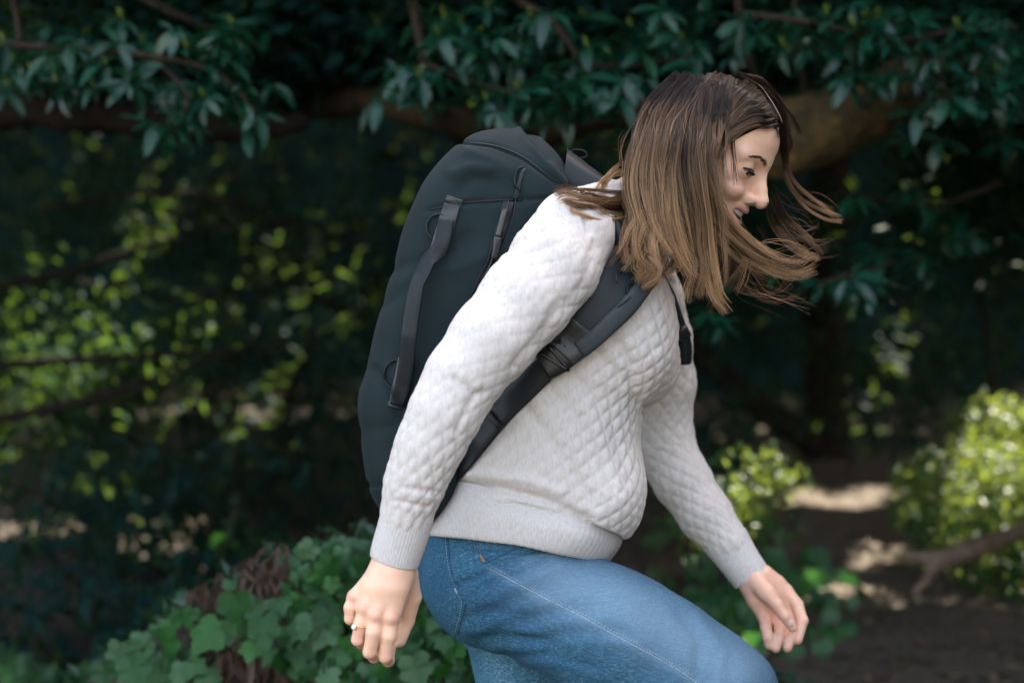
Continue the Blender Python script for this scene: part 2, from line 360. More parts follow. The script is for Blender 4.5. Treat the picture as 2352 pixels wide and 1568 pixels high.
def cast_line(bvh, pts, n, off=0.001, tries=None):
    """Points and normals on a surface under a smooth pixel line; gaps take the last depth."""
    q = catmull(np.asarray(pts, float), n); A, Bn, last = [], [], None
    for x, y in q:
        l, m = cast(bvh, x, y, off)
        if l is None:
            if last is None: continue
            l = P(x, y, last[0][1]); m = last[1]
        last = (l, m); A.append(l); Bn.append(m)
    A = np.array(A); Bn = np.array(Bn)
    if len(A) > 6:
        for _ in range(2):
            A[1:-1] = (A[:-2]+2*A[1:-1]+A[2:])/4; Bn[1:-1] = nrm(Bn[:-2]+2*Bn[1:-1]+Bn[2:])
    return A, Bn
def seg2d(q, pts):
    """Distance in pixels of points q (n,2) from a polyline."""
    d = np.full(len(q), 1e9)
    for a, b in zip(pts[:-1], pts[1:]):
        a = np.array(a, float); b = np.array(b, float); ab = b-a; h = np.clip((q-a)@ab/max(ab@ab, 1e-9), 0, 1)
        d = np.minimum(d, np.linalg.norm(q-a-h[:, None]*ab, axis=1))
    return d
# ------------------------------------------------------------------ ground, path, wooded slope
def sstep(a, b, x): t = np.clip((x-a)/(b-a), 0, 1); return t*t*(3-2*t)
MX = np.array([-4, -1.6, -.97, -.757, -.575, -.377, -.27, -.06, .27, .6, .9, 1.2, 1.6])
MH = np.array([.10, .20, .36, .53, .67, .725, .75, .71, .60, .42, .22, .06, 0])
def ground_z(x, y):
    x = np.asarray(x, float); y = np.asarray(y, float)
    b = 0.24*sstep(-0.05, 0.35, x)+0.04*np.maximum(y-1, 0)
    prof = np.exp(-np.maximum(np.abs(y-0.85)-0.10, 0)**2/(2*0.16**2))
    m = np.interp(x, MX, MH); p3 = np.stack([x, y, 0*x], -1)
    far = 0.35*sstep(1.6, 3.2, np.abs(x-(0.75+0.16*y)))*sstep(1.5, 3.5, y)
    return np.maximum(b, m*prof+b*(1-prof)*0.9)+far+0.02*vnoise(p3, 5)+0.008*vnoise(p3, 19, 3)
def grid(x0, x1, nx, y0, y1, ny, zf, wx=None):
    x, y = np.meshgrid(np.linspace(x0, x1, nx), np.linspace(y0, y1, ny), indexing='ij')
    V = np.stack([x, y, zf(x, y)], -1).reshape(-1, 3); i, j = np.meshgrid(np.arange(nx-1), np.arange(ny-1), indexing='ij')
    F = np.stack([i*ny+j, (i+1)*ny+j, (i+1)*ny+j+1, i*ny+j+1], -1).reshape(-1, 4); return V, F
def warp(a, n, lo, hi):     # fine in the middle, coarse towards the horizon
    t = np.linspace(-1, 1, n); s = np.sign(t)*(0.12*np.abs(t)+0.88*np.abs(t)**4); return np.where(s < 0, -s*lo, s*hi)
def ground():
    xs, ys = warp(0, 260, -80, 80), 0.8+warp(0, 300, -60, 140)
    x, y = np.meshgrid(xs, ys, indexing='ij'); V = np.stack([x, y, ground_z(x, y)], -1).reshape(-1, 3); ny = len(ys)
    i, j = np.meshgrid(np.arange(len(xs)-1), np.arange(ny-1), indexing='ij')
    F = np.stack([i*ny+j, (i+1)*ny+j, (i+1)*ny+j+1, i*ny+j+1], -1).reshape(-1, 4)
    tag(part('ground', V, F, M['soil'], None), 'dark leaf-strewn forest soil under the trees', kind='structure'); return bvh_of(V, F)
GB = ground()
def path():
    t = np.linspace(0, 1, 120); yc = 0.9+t*11; xc = 0.95+0.17*(yc-1)
    w = np.linspace(-1, 1, 13); x = xc[:, None]+w*(0.42+0.04*np.sin(yc*3)[:, None]); y = np.repeat(yc[:, None], 13, 1)
    V = np.stack([x, y, ground_z(x, y)+0.006], -1).reshape(-1, 3); i, j = np.meshgrid(np.arange(119), np.arange(12), indexing='ij')
    F = np.stack([i*13+j, i*13+j+1, (i+1)*13+j+1, (i+1)*13+j], -1).reshape(-1, 4)
    tag(part('path', V, F, M['path'], None), 'brown dirt path running up into the wood', kind='structure')
path()
def hill():
    V, F = grid(-44, 44, 120, 3, 46, 80, lambda x, y: ground_z(x, y)-0.6+11*sstep(10.5, 15.5, y+.04*np.maximum(np.abs(x-1)-3, 0)**2*np.where(x > 1, .35, 1.0))+0.6*vnoise(np.stack([x, y, 0*x], -1), 0.8)*sstep(9, 13, y))  # steep rise shaped to block the sun and sky behind
    tag(part('hill', V, F, M['hill'], None), 'dark wooded slope closing off the view', kind='structure')
hill()

# ------------------------------------------------------------------ leaves
def lance(L=1.0, w=0.16, bend=0.25, fold=0.25):
    s = np.array([0, .12, .3, .5, .7, .87, 1.0]); ww = w*np.array([.10, .45, .85, 1.0, .88, .5, .02])
    V = []
    for a, b in zip(s, ww):
        for e in (-1, 0, 1): V.append((e*b, a*L, fold*abs(e)*b-bend*a*a))
    F = [[3*i+k, 3*i+k+1, 3*i+k+4, 3*i+k+3] for i in range(6) for k in (0, 1)]
    return np.array(V), np.array(F)
def ivyleaf():
    out = [(0, 0), (.16, -.10), (.40, -.10), (.56, .12), (.46, .26), (.62, .46), (.48, .62), (.30, .66), (.18, .86), (0, 1.08)]
    out = out+[(-x, y) for x, y in out[-2:0:-1]]; V = [(0, .36, 0)]+[(x, y, 0) for x, y in out]; n = len(out)
    V = np.array(V, float); V[:, 2] = -0.30*(V[:, 0]**2+(V[:, 1]-.4)**2)+0.10*np.abs(V[:, 0]); V[0, 2] = -0.03
    mid = (V[1:]+V[0])/2; mid[:, 2] += 0.035*np.cos(np.arange(n)*2.1)
    A = np.vstack([V, mid]); F = []
    for i in range(n):
        j = (i+1) % n; F += [[1+i, 1+j, 1+n+j, 1+n+i]]
    F = [list(f) for f in F]+[[0, 1+n+i, 1+n+(i+1) % n] for i in range(n)]
    return A, F
LANCE = [mesh_data('leaf', *lance(1, w, b, f), M['leaf']) for w, b, f in ((.15, .20, .3), (.17, .38, .2), (.14, .12, .4), (.18, .55, .25))]
SHOOT = mesh_data('new_shoot', *joinVF([(lance(1, .10, -.1, .3)[0]@np.array(Matrix.Rotation(a, 3, 'Z')@Matrix.Rotation(1.15, 3, 'X')).T, lance()[1]) for a in (0, 2.1, 4.2)]), M['bud'])
IVY = []
for k in range(3):
    V, F = ivyleaf(); V[:, 2] += 0.05*np.sin(V[:, 0]*(5+k)+k)+0.04*np.sin(V[:, 1]*6+2*k); V[:, 0] *= (1, .9, 1.1)[k]
    IVY.append(mesh_data('leaf', V, F, M['ivy']))
def frame_mat(loc, ydir, zdir, s):
    y = nrm(np.asarray(ydir, float)); z = np.asarray(zdir, float); z = nrm(z-np.dot(z, y)*y); x = np.cross(y, z)
    m = Matrix.Identity(4)
    for r in range(3): m[r][0], m[r][1], m[r][2], m[r][3] = x[r]*s, y[r]*s, z[r]*s, loc[r]
    return m
def put(name, me, parent, loc, ydir, zdir, s):
    o = link(name, me, parent); o.matrix_basis = frame_mat(loc, ydir, zdir, s); return o
def leafmass(cen, dirs, nor, size, shape):
    """Joined leaves: arrays of centre, growth direction, face normal, size."""
    LV, LF = shape; y = nrm(dirs); z = nrm(nor-(nor*y).sum(1, keepdims=True)*y); x = np.cross(y, z); s = size[:, None, None]
    V = cen[:, None]+s*(LV[None, :, 0:1]*x[:, None]+LV[None, :, 1:2]*y[:, None]+LV[None, :, 2:3]*z[:, None]); n = len(LV)
    F = (np.arange(len(cen))[:, None, None]*n+LF[None]).reshape(-1, 4); return V.reshape(-1, 3), F
def lowleaf(w=.22):
    V = np.array([(0, 0, 0), (w, .45, .05), (0, .5, -.06), (-w, .45, .05), (0, 1, -.2)]); return V, np.array([[0, 1, 2, 2], [0, 2, 3, 3], [1, 4, 2, 2], [2, 4, 3, 3]])
def tri_clean(V, F):
    return V, F[:, [0, 1, 2]]
LOW = lowleaf()
def lowmass(cen, size, up=0.5, shape=None, seed=0):
    r = np.random.default_rng(seed); n = len(cen); d = nrm(r.normal(size=(n, 3))+np.array([0, -0.2, -0.2])); nn = nrm(r.normal(size=(n, 3))+np.array([0, -0.3, up*2]))
    V, F = leafmass(cen, d, nn, size, shape or LOW); return V, F[:, :3].copy() if shape is None else F
def blob(n, cs, seed):
    """Leaf centres through a cluster of ellipsoids, denser near the skins."""
    r = np.random.default_rng(seed); out = []; vol = np.array([c[3]*c[4]*c[5] for c in cs])**0.7; vol /= vol.sum()
    for c, v in zip(cs, vol):
        m = max(6, int(n*v)); d = nrm(r.normal(size=(m, 3))); rad = r.random((m, 1))**0.4; out.append(np.array(c[:3])+d*rad*np.array(c[3:6]))
    return np.concatenate(out)
# openings cut through the leaves to let sun reach: (target point, radius)
GAPS = [(P(2325, 945, 3.3), .10), (P(2340, 1060, 3.0), .10), *[(cast(GB, x, y)[0], .07) for x, y in ((1830, 1140), (1870, 1155), (1910, 1163), (1950, 1160), (1990, 1150), (2025, 1138))],
        (P(60, 720, 4.2), .03), (P(200, 690, 4.4), .0), (P(40, 790, 4.0), .0), (P(750, 630, 4.5), .10), (P(780, 780, 4.0), .08), (P(30, 850, 3.8), .10), (P(180, 890, 3.8), .06),
        (P(460, 380, 5.2), .09), (P(300, 560, 5), .10), (P(560, 620, 5), .07), (P(1990, 1060, 3.0), .05), (P(1720, 1080, 2.2), .06), (P(1830, 1090, 2.4), .05), (P(1410, 70, 4.5), .06), (P(1405, 265, 4.5), .06), (P(2340, 270, 4.5), .08),]+[(P(*q), .02) for q in zip(np.random.default_rng(77).uniform(0, 800, 13), np.random.default_rng(78).uniform(340, 1060, 13), np.random.default_rng(79).uniform(3.6, 5.2, 13))]
def open_gaps(c, big=0):
    keep = np.ones(len(c), bool)
    for g, r in GAPS:
        q = c-g; t = q@SUND; d = np.linalg.norm(q-t[:, None]*SUND, axis=1); keep &= ~((d < r+0.10+big) & (t > 0.30))
    return c[keep]

# ------------------------------------------------------------------ overhanging evergreen trees
def limb(name, pts, m, parent, k=14, n=60, rough=0.12):
    """pts: (px, py, d, radius_px) -> knobbly tapered limb."""
    c = np.array([[*P(*p[:3]), RP(p[3], p[2])] for p in pts]); q = catmull(c, n); V, F = tube(q[:, :3], np.maximum(q[:, 3], .002), k)
    if rough:
        ctr = np.vstack([np.repeat(q[:, :3], k, 0), q[:1, :3], q[-1:, :3]]); V = V+(V-ctr)*(rough*(vnoise(V, 9)+0.6*vnoise(V, 27, 2)))[:, None]
    V, F = quads_ok(V, F); return part(name, V, F, m, parent)
LEAFSH = [lance(1, w, bd, f) for w, bd, f in ((.15, .20, .3), (.17, .38, .2), (.14, .12, .4), (.18, .55, .25))]
def whorl(px, py, d, size, nleaf, rr):
    c = P(px, py, d); ax = nrm(np.array([rr.normal(0, .4), -0.3+rr.normal(0, .35), 1.0])); a0 = rr.random()*6.28; u = nrm(np.cross(ax, [0, 1, .2])); w = np.cross(ax, u); L = []
    for i in range(nleaf):
        a = a0+i*6.283/nleaf+rr.normal(0, .2); rad = math.cos(a)*u+math.sin(a)*w; drop = rr.uniform(-.35, .75)
        L.append((c+0.006*rad, nrm(rad-drop*ax), nrm(ax+0.6*rad*drop+0.2*rr.normal(size=3)), size*rr.uniform(.55, 1.2), rr.integers(4)))
    return L, (c, ax)
def evergreen(name, label, base, limbs, twigs, spots, seed, size=.066):
    rr = np.random.default_rng(seed); t = root(name, base)
    tag(t, label, 'tree', 'evergreen trees overhanging the path')
    for nm, pts, m in limbs: limb(nm, pts, M[m], t, rough=.2)
    for tw in twigs: limb('branch', tw, M['twig'], t, 7, 24, 0)
    extra = [(s[0]+rr.normal(0, 34), s[1]+rr.normal(0, 26), (s[2] if len(s) > 2 else 1.15)+rr.uniform(.0, .7)) for s in spots for _ in range(2)]; n = 0; rest = [[], [], [], []]
    for s in sorted(spots, key=lambda q: q[2] if len(q) > 2 else 1.15)+extra:
        L, (c, ax) = whorl(s[0], s[1], s[2] if len(s) > 2 else 1.15, size*rr.uniform(.85, 1.2), rr.integers(6, 11), rr)
        for l in L:
            if n < 290: put('leaf', LANCE[l[4]], t, l[0], l[1], l[2], l[3]); n += 1
            else: rest[l[4]].append(l)
        if rr.random() < .25: put('new_shoot', SHOOT, t, c, [1, 0, 0.2], ax, size*.45)
    VF = [leafmass(np.array([l[0] for l in R]), np.array([l[1] for l in R]), np.array([l[2] for l in R]), np.array([l[3] for l in R]), LEAFSH[k]) for k, R in enumerate(rest) if R]
    V, F = joinVF(VF); tag(part('leaf_clusters', V, F, M['leaf_r'], t), kind='stuff'); return t
L_SP = [(20, 165), (75, 170), (130, 190), (185, 150), (245, 150), (300, 190), (395, 205, 1.4), (430, 115), (480, 150), (505, 100), (560, 195), (590, 262), (565, 235), (430, 275), (400, 300), (355, 285), (470, 225), (520, 60, 1.5), (60, 120, 1.5), (215, 200), (160, 110), (270, 100), (110, 130), (330, 150), (520, 140), (540, 90), (10, 100), (330, 100, 1.7), (225, 60, 1.8), (120, 60, 1.8), (620, 70, 1.9), (700, 130, 2.1), (560, 20, 1.9), (390, 30, 1.9)]
M_SP = [(920, 150), (965, 180), (940, 225), (1010, 85), (1060, 60), (1090, 120), (1000, 115), (1120, 235), (1150, 255), (1190, 210), (1240, 170), (1180, 140, 1.3), (1280, 205), (1330, 185), (1380, 195), (1300, 240), (1430, 175), (1480, 180), (1500, 105, 1.4), (1450, 65, 1.4), (1560, 85), (1590, 150), (1400, 130, 1.5), (1120, 20, 1.6), (1230, 90, 1.6), (1340, 40, 1.7), (870, 60, 1.9), (1610, 30, 1.6), (1530, 200, 1.4), (1420, 215), (1040, 150), (1090, 200), (985, 40), (1350, 110), (1260, 30), (1520, 30), (1470, 120), (1140, 90), (1220, 245), (1350, 235)]
R_SP = [(1700, 50), (1745, 80), (1790, 40, 1.3), (1850, 65), (1900, 35), (1960, 175), (1930, 115, 1.3), (2000, 190), (2050, 110), (2100, 60), (2150, 130), (2200, 65), (2260, 100), (2180, 225), (2230, 170), (2300, 45), (2325, 110), (2290, 170), (2150, 205), (2080, 35), (2100, 262), (2180, 245), (2240, 255), (1990, 105), (1940, 185), (2335, 185), (2060, 170), (2120, 90), (2210, 120), (2270, 200), (2010, 70), (1960, 60), (2240, 60), (2290, 110), (2160, 165), (1870, 110), (1800, 110), (2020, 40, 1.4), (2130, 20, 1.4), (2250, 25, 1.4), (2310, 240, 1.5),
        (2080, 440, 1.5), (2150, 480, 1.7), (1960, 450, 1.6), (1885, 650, 1.3), (1950, 635, 1.3), (2000, 660, 1.3), (2180, 560, 1.7), (2210, 540, 1.7), (2120, 590, 1.7), (1690, 590, 1.3), (1640, 740, 1.3), (2290, 330, 1.8)]
ROOTL, ROOTM, ROOTR = (-2.2, 2.6, .1), (0.15, 3.6, .35), (2.4, 2.6, .3)
tl = evergreen('evergreen_tree', 'evergreen tree with dark boughs of pointed leaves over the upper left corner', ROOTL,
    [('trunk', [(-1500, 2100, 2.7, 170), (-1450, 1100, 2.7, 150), (-1300, 300, 2.6, 120), (-900, -500, 2.3, 90)], 'bark'),
     ('limb', [(-1350, 500, 2.6, 70), (-600, 260, 2.2, 60), (0, 245, 2.0, 50), (300, 275, 2.0, 44), (560, 300, 2.1, 30), (700, 280, 2.2, 20)], 'bark')],
    [[(-200, 90, 1.3, 14), (100, 110, 1.2, 9), (350, 130, 1.15, 7), (500, 170, 1.15, 5), (590, 262, 1.15, 3)], [(22, -60, 1.1, 9), (35, 20, 1.15, 8), (45, 95, 1.15, 6)], [(350, 130, 1.15, 6), (430, 220, 1.15, 4), (400, 300, 1.15, 3)], [(200, -80, 1.9, 12), (420, 40, 1.8, 8), (700, 130, 2.1, 4)]], L_SP, 11)
tm = evergreen('evergreen_tree', 'evergreen tree whose mossy limb and leaf clusters hang just above the backpack', ROOTM,
    [('trunk', [(1250, 2000, 3.6, 95), (1255, 1200, 3.6, 85), (1230, 600, 3.5, 75), (1150, 380, 3.2, 66), (1080, 290, 2.6, 50)], 'bark'),
     ('limb', [(560, 330, 3.0, 18), (650, 268, 2.7, 26), (760, 240, 2.4, 34), (870, 232, 2.1, 34), (990, 270, 1.9, 36), (1200, 300, 1.9, 38), (1420, 255, 1.9, 42), (1640, 262, 1.9, 48)], 'dim_bark')],
    [[(935, -60, 1.1, 11), (952, 20, 1.15, 12), (962, 80, 1.15, 11), (972, 145, 1.15, 8)], [(1160, -40, 1.3, 10), (1205, 10, 1.3, 10), (1270, 50, 1.3, 8), (1340, 150, 1.2, 6), (1400, 200, 1.15, 4)], [(1340, 150, 1.2, 6), (1480, 150, 1.2, 5), (1590, 120, 1.15, 3)], [(972, 145, 1.15, 6), (1090, 190, 1.15, 5), (1190, 215, 1.15, 3)]], M_SP, 12)
tr = evergreen('evergreen_tree', 'evergreen tree with thick mossy limb behind her head and leaves filling the upper right', ROOTR,
    [('trunk', [(2900, 1900, 2.6, 120), (2880, 1000, 2.6, 105), (2820, 300, 2.5, 90), (2700, -300, 2.3, 70)], 'bark'),
     ('limb', [(1560, 330, 1.75, 50), (1700, 335, 1.65, 66), (1830, 318, 1.55, 78), (1960, 268, 1.6, 72), (2080, 205, 1.75, 66), (2260, 150, 2.0, 58), (2500, 110, 2.3, 60), (2840, 300, 2.55, 70)], 'moss')],
    [[(1690, -60, 1.4, 9), (1702, 60, 1.4, 9), (1720, 130, 1.4, 9), (1745, 200, 1.45, 8)], [(1822, -40, 1.5, 7), (1835, 100, 1.5, 7), (1852, 240, 1.55, 7)], [(1690, 30, 1.2, 8), (1850, 50, 1.15, 7), (2050, 90, 1.15, 6), (2200, 70, 1.15, 5), (2340, 60, 1.15, 3)], [(2050, 90, 1.15, 6), (2150, 160, 1.15, 5), (2180, 240, 1.15, 3)], [(2300, 420, 1.8, 6), (2150, 470, 1.7, 5), (1980, 450, 1.6, 3)], [(2060, 600, 1.5, 5), (1960, 630, 1.3, 4), (1880, 650, 1.3, 3)]], R_SP, 13)
ft = root('forest_tree', tuple(P(1900, 1075, 6.3))); tag(ft, 'dark straight tree trunk standing beyond the path, right of her chest', 'tree')
limb('trunk', [(1905, 1130, 6.3, 66), (1900, 1040, 6.3, 54), (1897, 850, 6.3, 50), (1900, 600, 6.3, 48), (1910, 200, 6.3, 44), (1915, -600, 6.3, 36)], M['bark'], ft)
limb('branch', [(1560, 780, 5.9, 22), (1650, 850, 6.0, 28), (1740, 930, 6.1, 30), (1830, 990, 6.2, 34), (1890, 1040, 6.3, 34)], M['bark'], ft)
def inside_view(c, m=0):
    q = toP(c); return (q[:, 0] > -m) & (q[:, 0] < 2352+m) & (q[:, 1] > -m) & (q[:, 1] < 1568+m)
def crown(t, n, cs, seed, size, m='leaf_i', name='crown'):
    wide = name == 'canopy_blocker'; c = open_gaps(blob(n, cs, seed), .06 if wide else 0); r = np.random.default_rng(seed)
    V, F = leafmass(c, nrm(r.normal(size=(len(c), 3))), nrm(r.normal(size=(len(c), 3))+np.array([.3, -.1, 1.0])), r.uniform(.7, 1.3, len(c))*size, WIDE if wide else LOW)
    tag(part(name, V, F[:, :3].copy(), M[m], t, smooth=False), kind='stuff')
WIDE = lowleaf(.42)
# leaves behind the clusters, in the picture
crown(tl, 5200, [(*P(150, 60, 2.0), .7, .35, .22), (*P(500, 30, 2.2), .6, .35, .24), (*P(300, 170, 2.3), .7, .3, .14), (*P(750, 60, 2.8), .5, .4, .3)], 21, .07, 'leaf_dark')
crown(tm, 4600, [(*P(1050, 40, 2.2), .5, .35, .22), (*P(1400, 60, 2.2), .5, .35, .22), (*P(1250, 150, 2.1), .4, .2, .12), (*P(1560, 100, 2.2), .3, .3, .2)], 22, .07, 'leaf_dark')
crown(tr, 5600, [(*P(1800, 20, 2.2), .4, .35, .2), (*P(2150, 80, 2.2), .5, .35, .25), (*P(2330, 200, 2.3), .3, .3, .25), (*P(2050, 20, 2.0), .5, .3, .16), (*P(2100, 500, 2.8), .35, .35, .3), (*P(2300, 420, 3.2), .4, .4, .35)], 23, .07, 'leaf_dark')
# unseen leaf masses above and beside the frame, added to block sun and sky
crown(ft, 7000, [(2.0, 7.0, 5.2, 2.6, 2.0, 1.2), (-1.5, 9.5, 5.8, 3.4, 2.4, 1.4), (4.5, 10.5, 6.2, 3.4, 2.6, 1.6), (-5, 9.0, 5.6, 2.6, 2.6, 1.6)], 34, .30, 'leaf_i', 'canopy_blocker')
crown(tl, 9500, [(-2.3, -.6, 3.7, 1.2, 1.3, .5), (-2.2, 1.9, 3.2, 1.6, 1.2, .7), (-3.4, 3.6, 3.6, 2.2, 1.8, 1.0), (-1.5, 4.2, 3.7, 2.0, 1.8, .9), (-3.5, 6.8, 4.4, 2.6, 2.2, 1.2), (-6.0, 4.5, 4.0, 2.4, 2.6, 1.6)], 31, .24, 'leaf_i', 'canopy_blocker')
crown(tm, 12000, [(.9, 1.15, 3.05, 1.0, .7, .5), (-.3, 1.9, 3.1, 1.4, .9, .6), (0.0, 3.6, 3.6, 1.8, 1.6, 1.0), (.4, 5.8, 4.2, 2.4, 2.0, 1.2), (.8, 8.2, 5.0, 2.8, 2.2, 1.4)], 32, .24, 'leaf_i', 'canopy_blocker')
crown(tr, 24000, [(2.0, 1.7, 3.2, 1.3, 1.0, .7), (2.6, 3.2, 3.8, 1.9, 1.6, 1.0), (3.6, 5.4, 4.5, 2.2, 2.2, 1.3), (4.2, 2.6, 4.2, 1.8, 1.8, 1.2), (5.2, 8.0, 5.2, 2.6, 2.6, 1.6), (6.5, 5.0, 4.5, 2.2, 2.6, 2.0), (3.4, -.4, 2.2, 1.3, 1.5, 1.7), (4.2, 1.6, 2.0, 1.4, 1.6, 1.6), (2.6, -1.5, 1.7, .9, 1.1, 1.6), (3.5, -3.4, 2.4, 1.5, 1.5, 2.2)], 33, .24, 'leaf_i', 'canopy_blocker')  # last masses, right of the camera, added to cut skylight from that side

# ------------------------------------------------------------------ bushes and boughs farther in
def bush(name, label, cat, cs, n, size, seed, m, stems, group=None, shape=None):
    c0 = cs[0]; t = root(name, (c0[0], c0[1], float(ground_z(c0[0], c0[1]))))
    tag(t, label, cat, group)
    for s in stems: limb('branch', s, M['bark'], t, 7, 26, .15)
    c = blob(n, cs, seed)
    c = open_gaps(c, -.04); c = c[vnoise(c, 3.2, seed)+.6*vnoise(c, 9, seed+1) > -.22]
    if size > .03: c = c[c[:, 2] > ground_z(c[:, 0], c[:, 1])+.01]
    V, F = lowmass(c, np.random.default_rng(seed).uniform(.6, 1.4, len(c))*size, 0.9, seed=seed)
    tag(part('foliage', V, F, M[m], t, smooth=False), kind='stuff')
    return t
bush('drooping_bush', 'sunlit bush with drooping boughs at the far left behind the path bank', 'bush',
     [(*P(120, 700, 4.2), .55, .5, .28), (*P(60, 850, 4.0), .5, .5, .25), (*P(330, 760, 4.3), .45, .5, .22), (*P(60, 980, 4), .5, .4, .3), (*P(250, 900, 3.9), .4, .4, .25)], 5200, .050, 41, 'leaf_i',
     [[(-300, 700, 4.0, 14), (100, 640, 3.9, 11), (350, 560, 3.9, 7), (560, 520, 4.0, 3)], [(-300, 860, 3.7, 13), (100, 830, 3.6, 11), (400, 815, 3.6, 7), (650, 790, 3.7, 3)], [(-200, 1000, 3.6, 16), (150, 930, 3.5, 12), (380, 860, 3.5, 8), (560, 800, 3.6, 4)]], 'bushes in the wood')
bush('understory_bush', 'dim bush with scattered leaves left of the backpack', 'bush',
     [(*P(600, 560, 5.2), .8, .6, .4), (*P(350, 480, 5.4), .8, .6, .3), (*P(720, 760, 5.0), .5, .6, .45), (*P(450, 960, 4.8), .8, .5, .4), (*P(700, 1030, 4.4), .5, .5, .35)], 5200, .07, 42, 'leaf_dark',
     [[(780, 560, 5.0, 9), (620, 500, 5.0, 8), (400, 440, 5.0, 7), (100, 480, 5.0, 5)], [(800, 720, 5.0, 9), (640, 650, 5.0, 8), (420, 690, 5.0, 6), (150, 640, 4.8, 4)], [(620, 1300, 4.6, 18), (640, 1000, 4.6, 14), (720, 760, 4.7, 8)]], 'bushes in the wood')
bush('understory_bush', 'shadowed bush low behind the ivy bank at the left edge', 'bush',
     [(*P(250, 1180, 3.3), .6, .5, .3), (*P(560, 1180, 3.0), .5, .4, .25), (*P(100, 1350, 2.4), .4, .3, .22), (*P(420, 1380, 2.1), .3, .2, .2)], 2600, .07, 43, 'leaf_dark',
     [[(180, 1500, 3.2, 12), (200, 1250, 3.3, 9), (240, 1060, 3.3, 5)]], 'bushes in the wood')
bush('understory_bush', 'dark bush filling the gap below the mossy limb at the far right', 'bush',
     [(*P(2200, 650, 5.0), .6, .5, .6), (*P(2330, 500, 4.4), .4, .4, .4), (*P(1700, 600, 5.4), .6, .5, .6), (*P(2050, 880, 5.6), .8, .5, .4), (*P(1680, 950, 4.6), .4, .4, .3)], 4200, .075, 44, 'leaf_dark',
     [[(2300, 1250, 4.9, 16), (2280, 900, 4.9, 13), (2240, 600, 5, 8)]], 'bushes in the wood')
bush('pale_shrub', 'sunlit pale green shrub beside the path at the right edge', 'shrub',
     [(*P(2290, 980, 3.4), .20, .25, .13), (*P(2230, 1080, 3.2), .26, .3, .12), (*P(2330, 1130, 3.0), .22, .3, .18), (*P(2130, 1110, 3.3), .14, .2, .10), (*P(2260, 1200, 2.9), .24, .25, .14), (*P(2320, 1330, 2.7), .15, .2, .18), (*P(2190, 1190, 3.0), .2, .2, .10), (*P(2240, 1270, 2.8), .22, .22, .09), (*P(2120, 1180, 3.1), .12, .2, .07)], 6500, .034, 45, 'leaf_sun',
     [[(2300, 1380, 3.0, 8), (2290, 1150, 3.1, 6), (2280, 960, 3.4, 3)], [(2230, 1320, 3.0, 7), (2180, 1150, 3.2, 4), (2130, 1080, 3.3, 2)]], 'shrubs beside the path')
bush('pale_shrub', 'small leafy shrub beyond the forward forearm, left of the sunlit path strip', 'shrub',
     [(*P(1720, 1090, 2.3), .14, .2, .10), (*P(1800, 1100, 2.4), .09, .15, .06), (*P(1660, 1160, 2.1), .14, .2, .09), (*P(1560, 1200, 1.9), .12, .2, .10), (*P(1740, 1190, 2.0), .12, .2, .07)], 900, .034, 46, 'leaf_sun',
     [[(1700, 1350, 2.1, 7), (1710, 1200, 2.2, 5), (1730, 1060, 2.3, 3)]], 'shrubs beside the path')
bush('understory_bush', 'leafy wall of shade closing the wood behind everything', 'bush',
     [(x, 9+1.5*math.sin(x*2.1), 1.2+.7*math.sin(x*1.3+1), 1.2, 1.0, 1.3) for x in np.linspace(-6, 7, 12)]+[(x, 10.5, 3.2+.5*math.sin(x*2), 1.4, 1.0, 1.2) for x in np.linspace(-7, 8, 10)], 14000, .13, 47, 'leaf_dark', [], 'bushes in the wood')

# ------------------------------------------------------------------ ivy on the bank
def in_poly(q, poly):
    x, y = q; c = False; n = len(poly)
    for i in range(n):
        (x1, y1), (x2, y2) = poly[i], poly[(i+1) % n]
        if (y1 > y) != (y2 > y) and x < (x2-x1)*(y-y1)/(y2-y1)+x1: c = not c
    return c
def ivy(name, label, poly, n, r0, r1, seed, big=(), holes=()):
    rr = np.random.default_rng(seed); pa = np.array(poly, float); lo, hi = pa.min(0), pa.max(0)
    l0, _ = cast(GB, *(pa.mean(0))); t = root(name, tuple(l0)); tag(t, label, 'ivy', 'ivy plants covering the bank')
    pts = [(*b[:2], b[2], True) for b in big]; tries = 0
    while len(pts) < n and tries < 20000:
        tries += 1; q = lo+rr.random(2)*(hi-lo)
        if not in_poly(q, poly) or any((q[0]-h[0])**2/h[2]**2+(q[1]-h[1])**2/h[3]**2 < 1 for h in holes): continue
        s = r0+(r1-r0)*rr.random()**1.5; s *= 0.75+0.5*np.clip((q[1]-1150)/400, 0, 1)
        if any((q[0]-p[0])**2+(q[1]-p[1])**2 < (0.66*(s+p[2]))**2*(0.5 if not p[3] else 1) for p in pts): continue
        pts.append((q[0], q[1], s, False))
    stems = []
    for x, y, s, b in pts:
        l, nn = cast(GB, x, min(y+10, 1990))
        if l is None or l[1] > 4: continue
        d = l[1]-rr.uniform(.0, .11)-(0.07 if b else 0); c = P(x, y, d); sz = RP(s, d)*2.0
        y_ = nrm(np.array([rr.normal(0, .5), -.25+rr.normal(0, .2), -1.0+rr.normal(0, .35)])); z_ = nrm(np.array([rr.normal(0, .65), -1.0, .6+rr.normal(0, .75)]))
        c = c-y_*sz*.45
        put('leaf', IVY[rr.integers(3)], t, c, y_, z_, sz*rr.uniform(.85, 1.1)); stems.append((c, l))
    VF = []
    for c, l in stems:
        mid = (c+l)/2+np.array([0, .0, .02]); q = catmull([c, mid, l+np.array([0, .03, -.02])], 5); VF.append(tube(q, .0011, 4, False))
    tag(part('stems', *joinVF(VF), M['twig'], t), kind='stuff'); return t
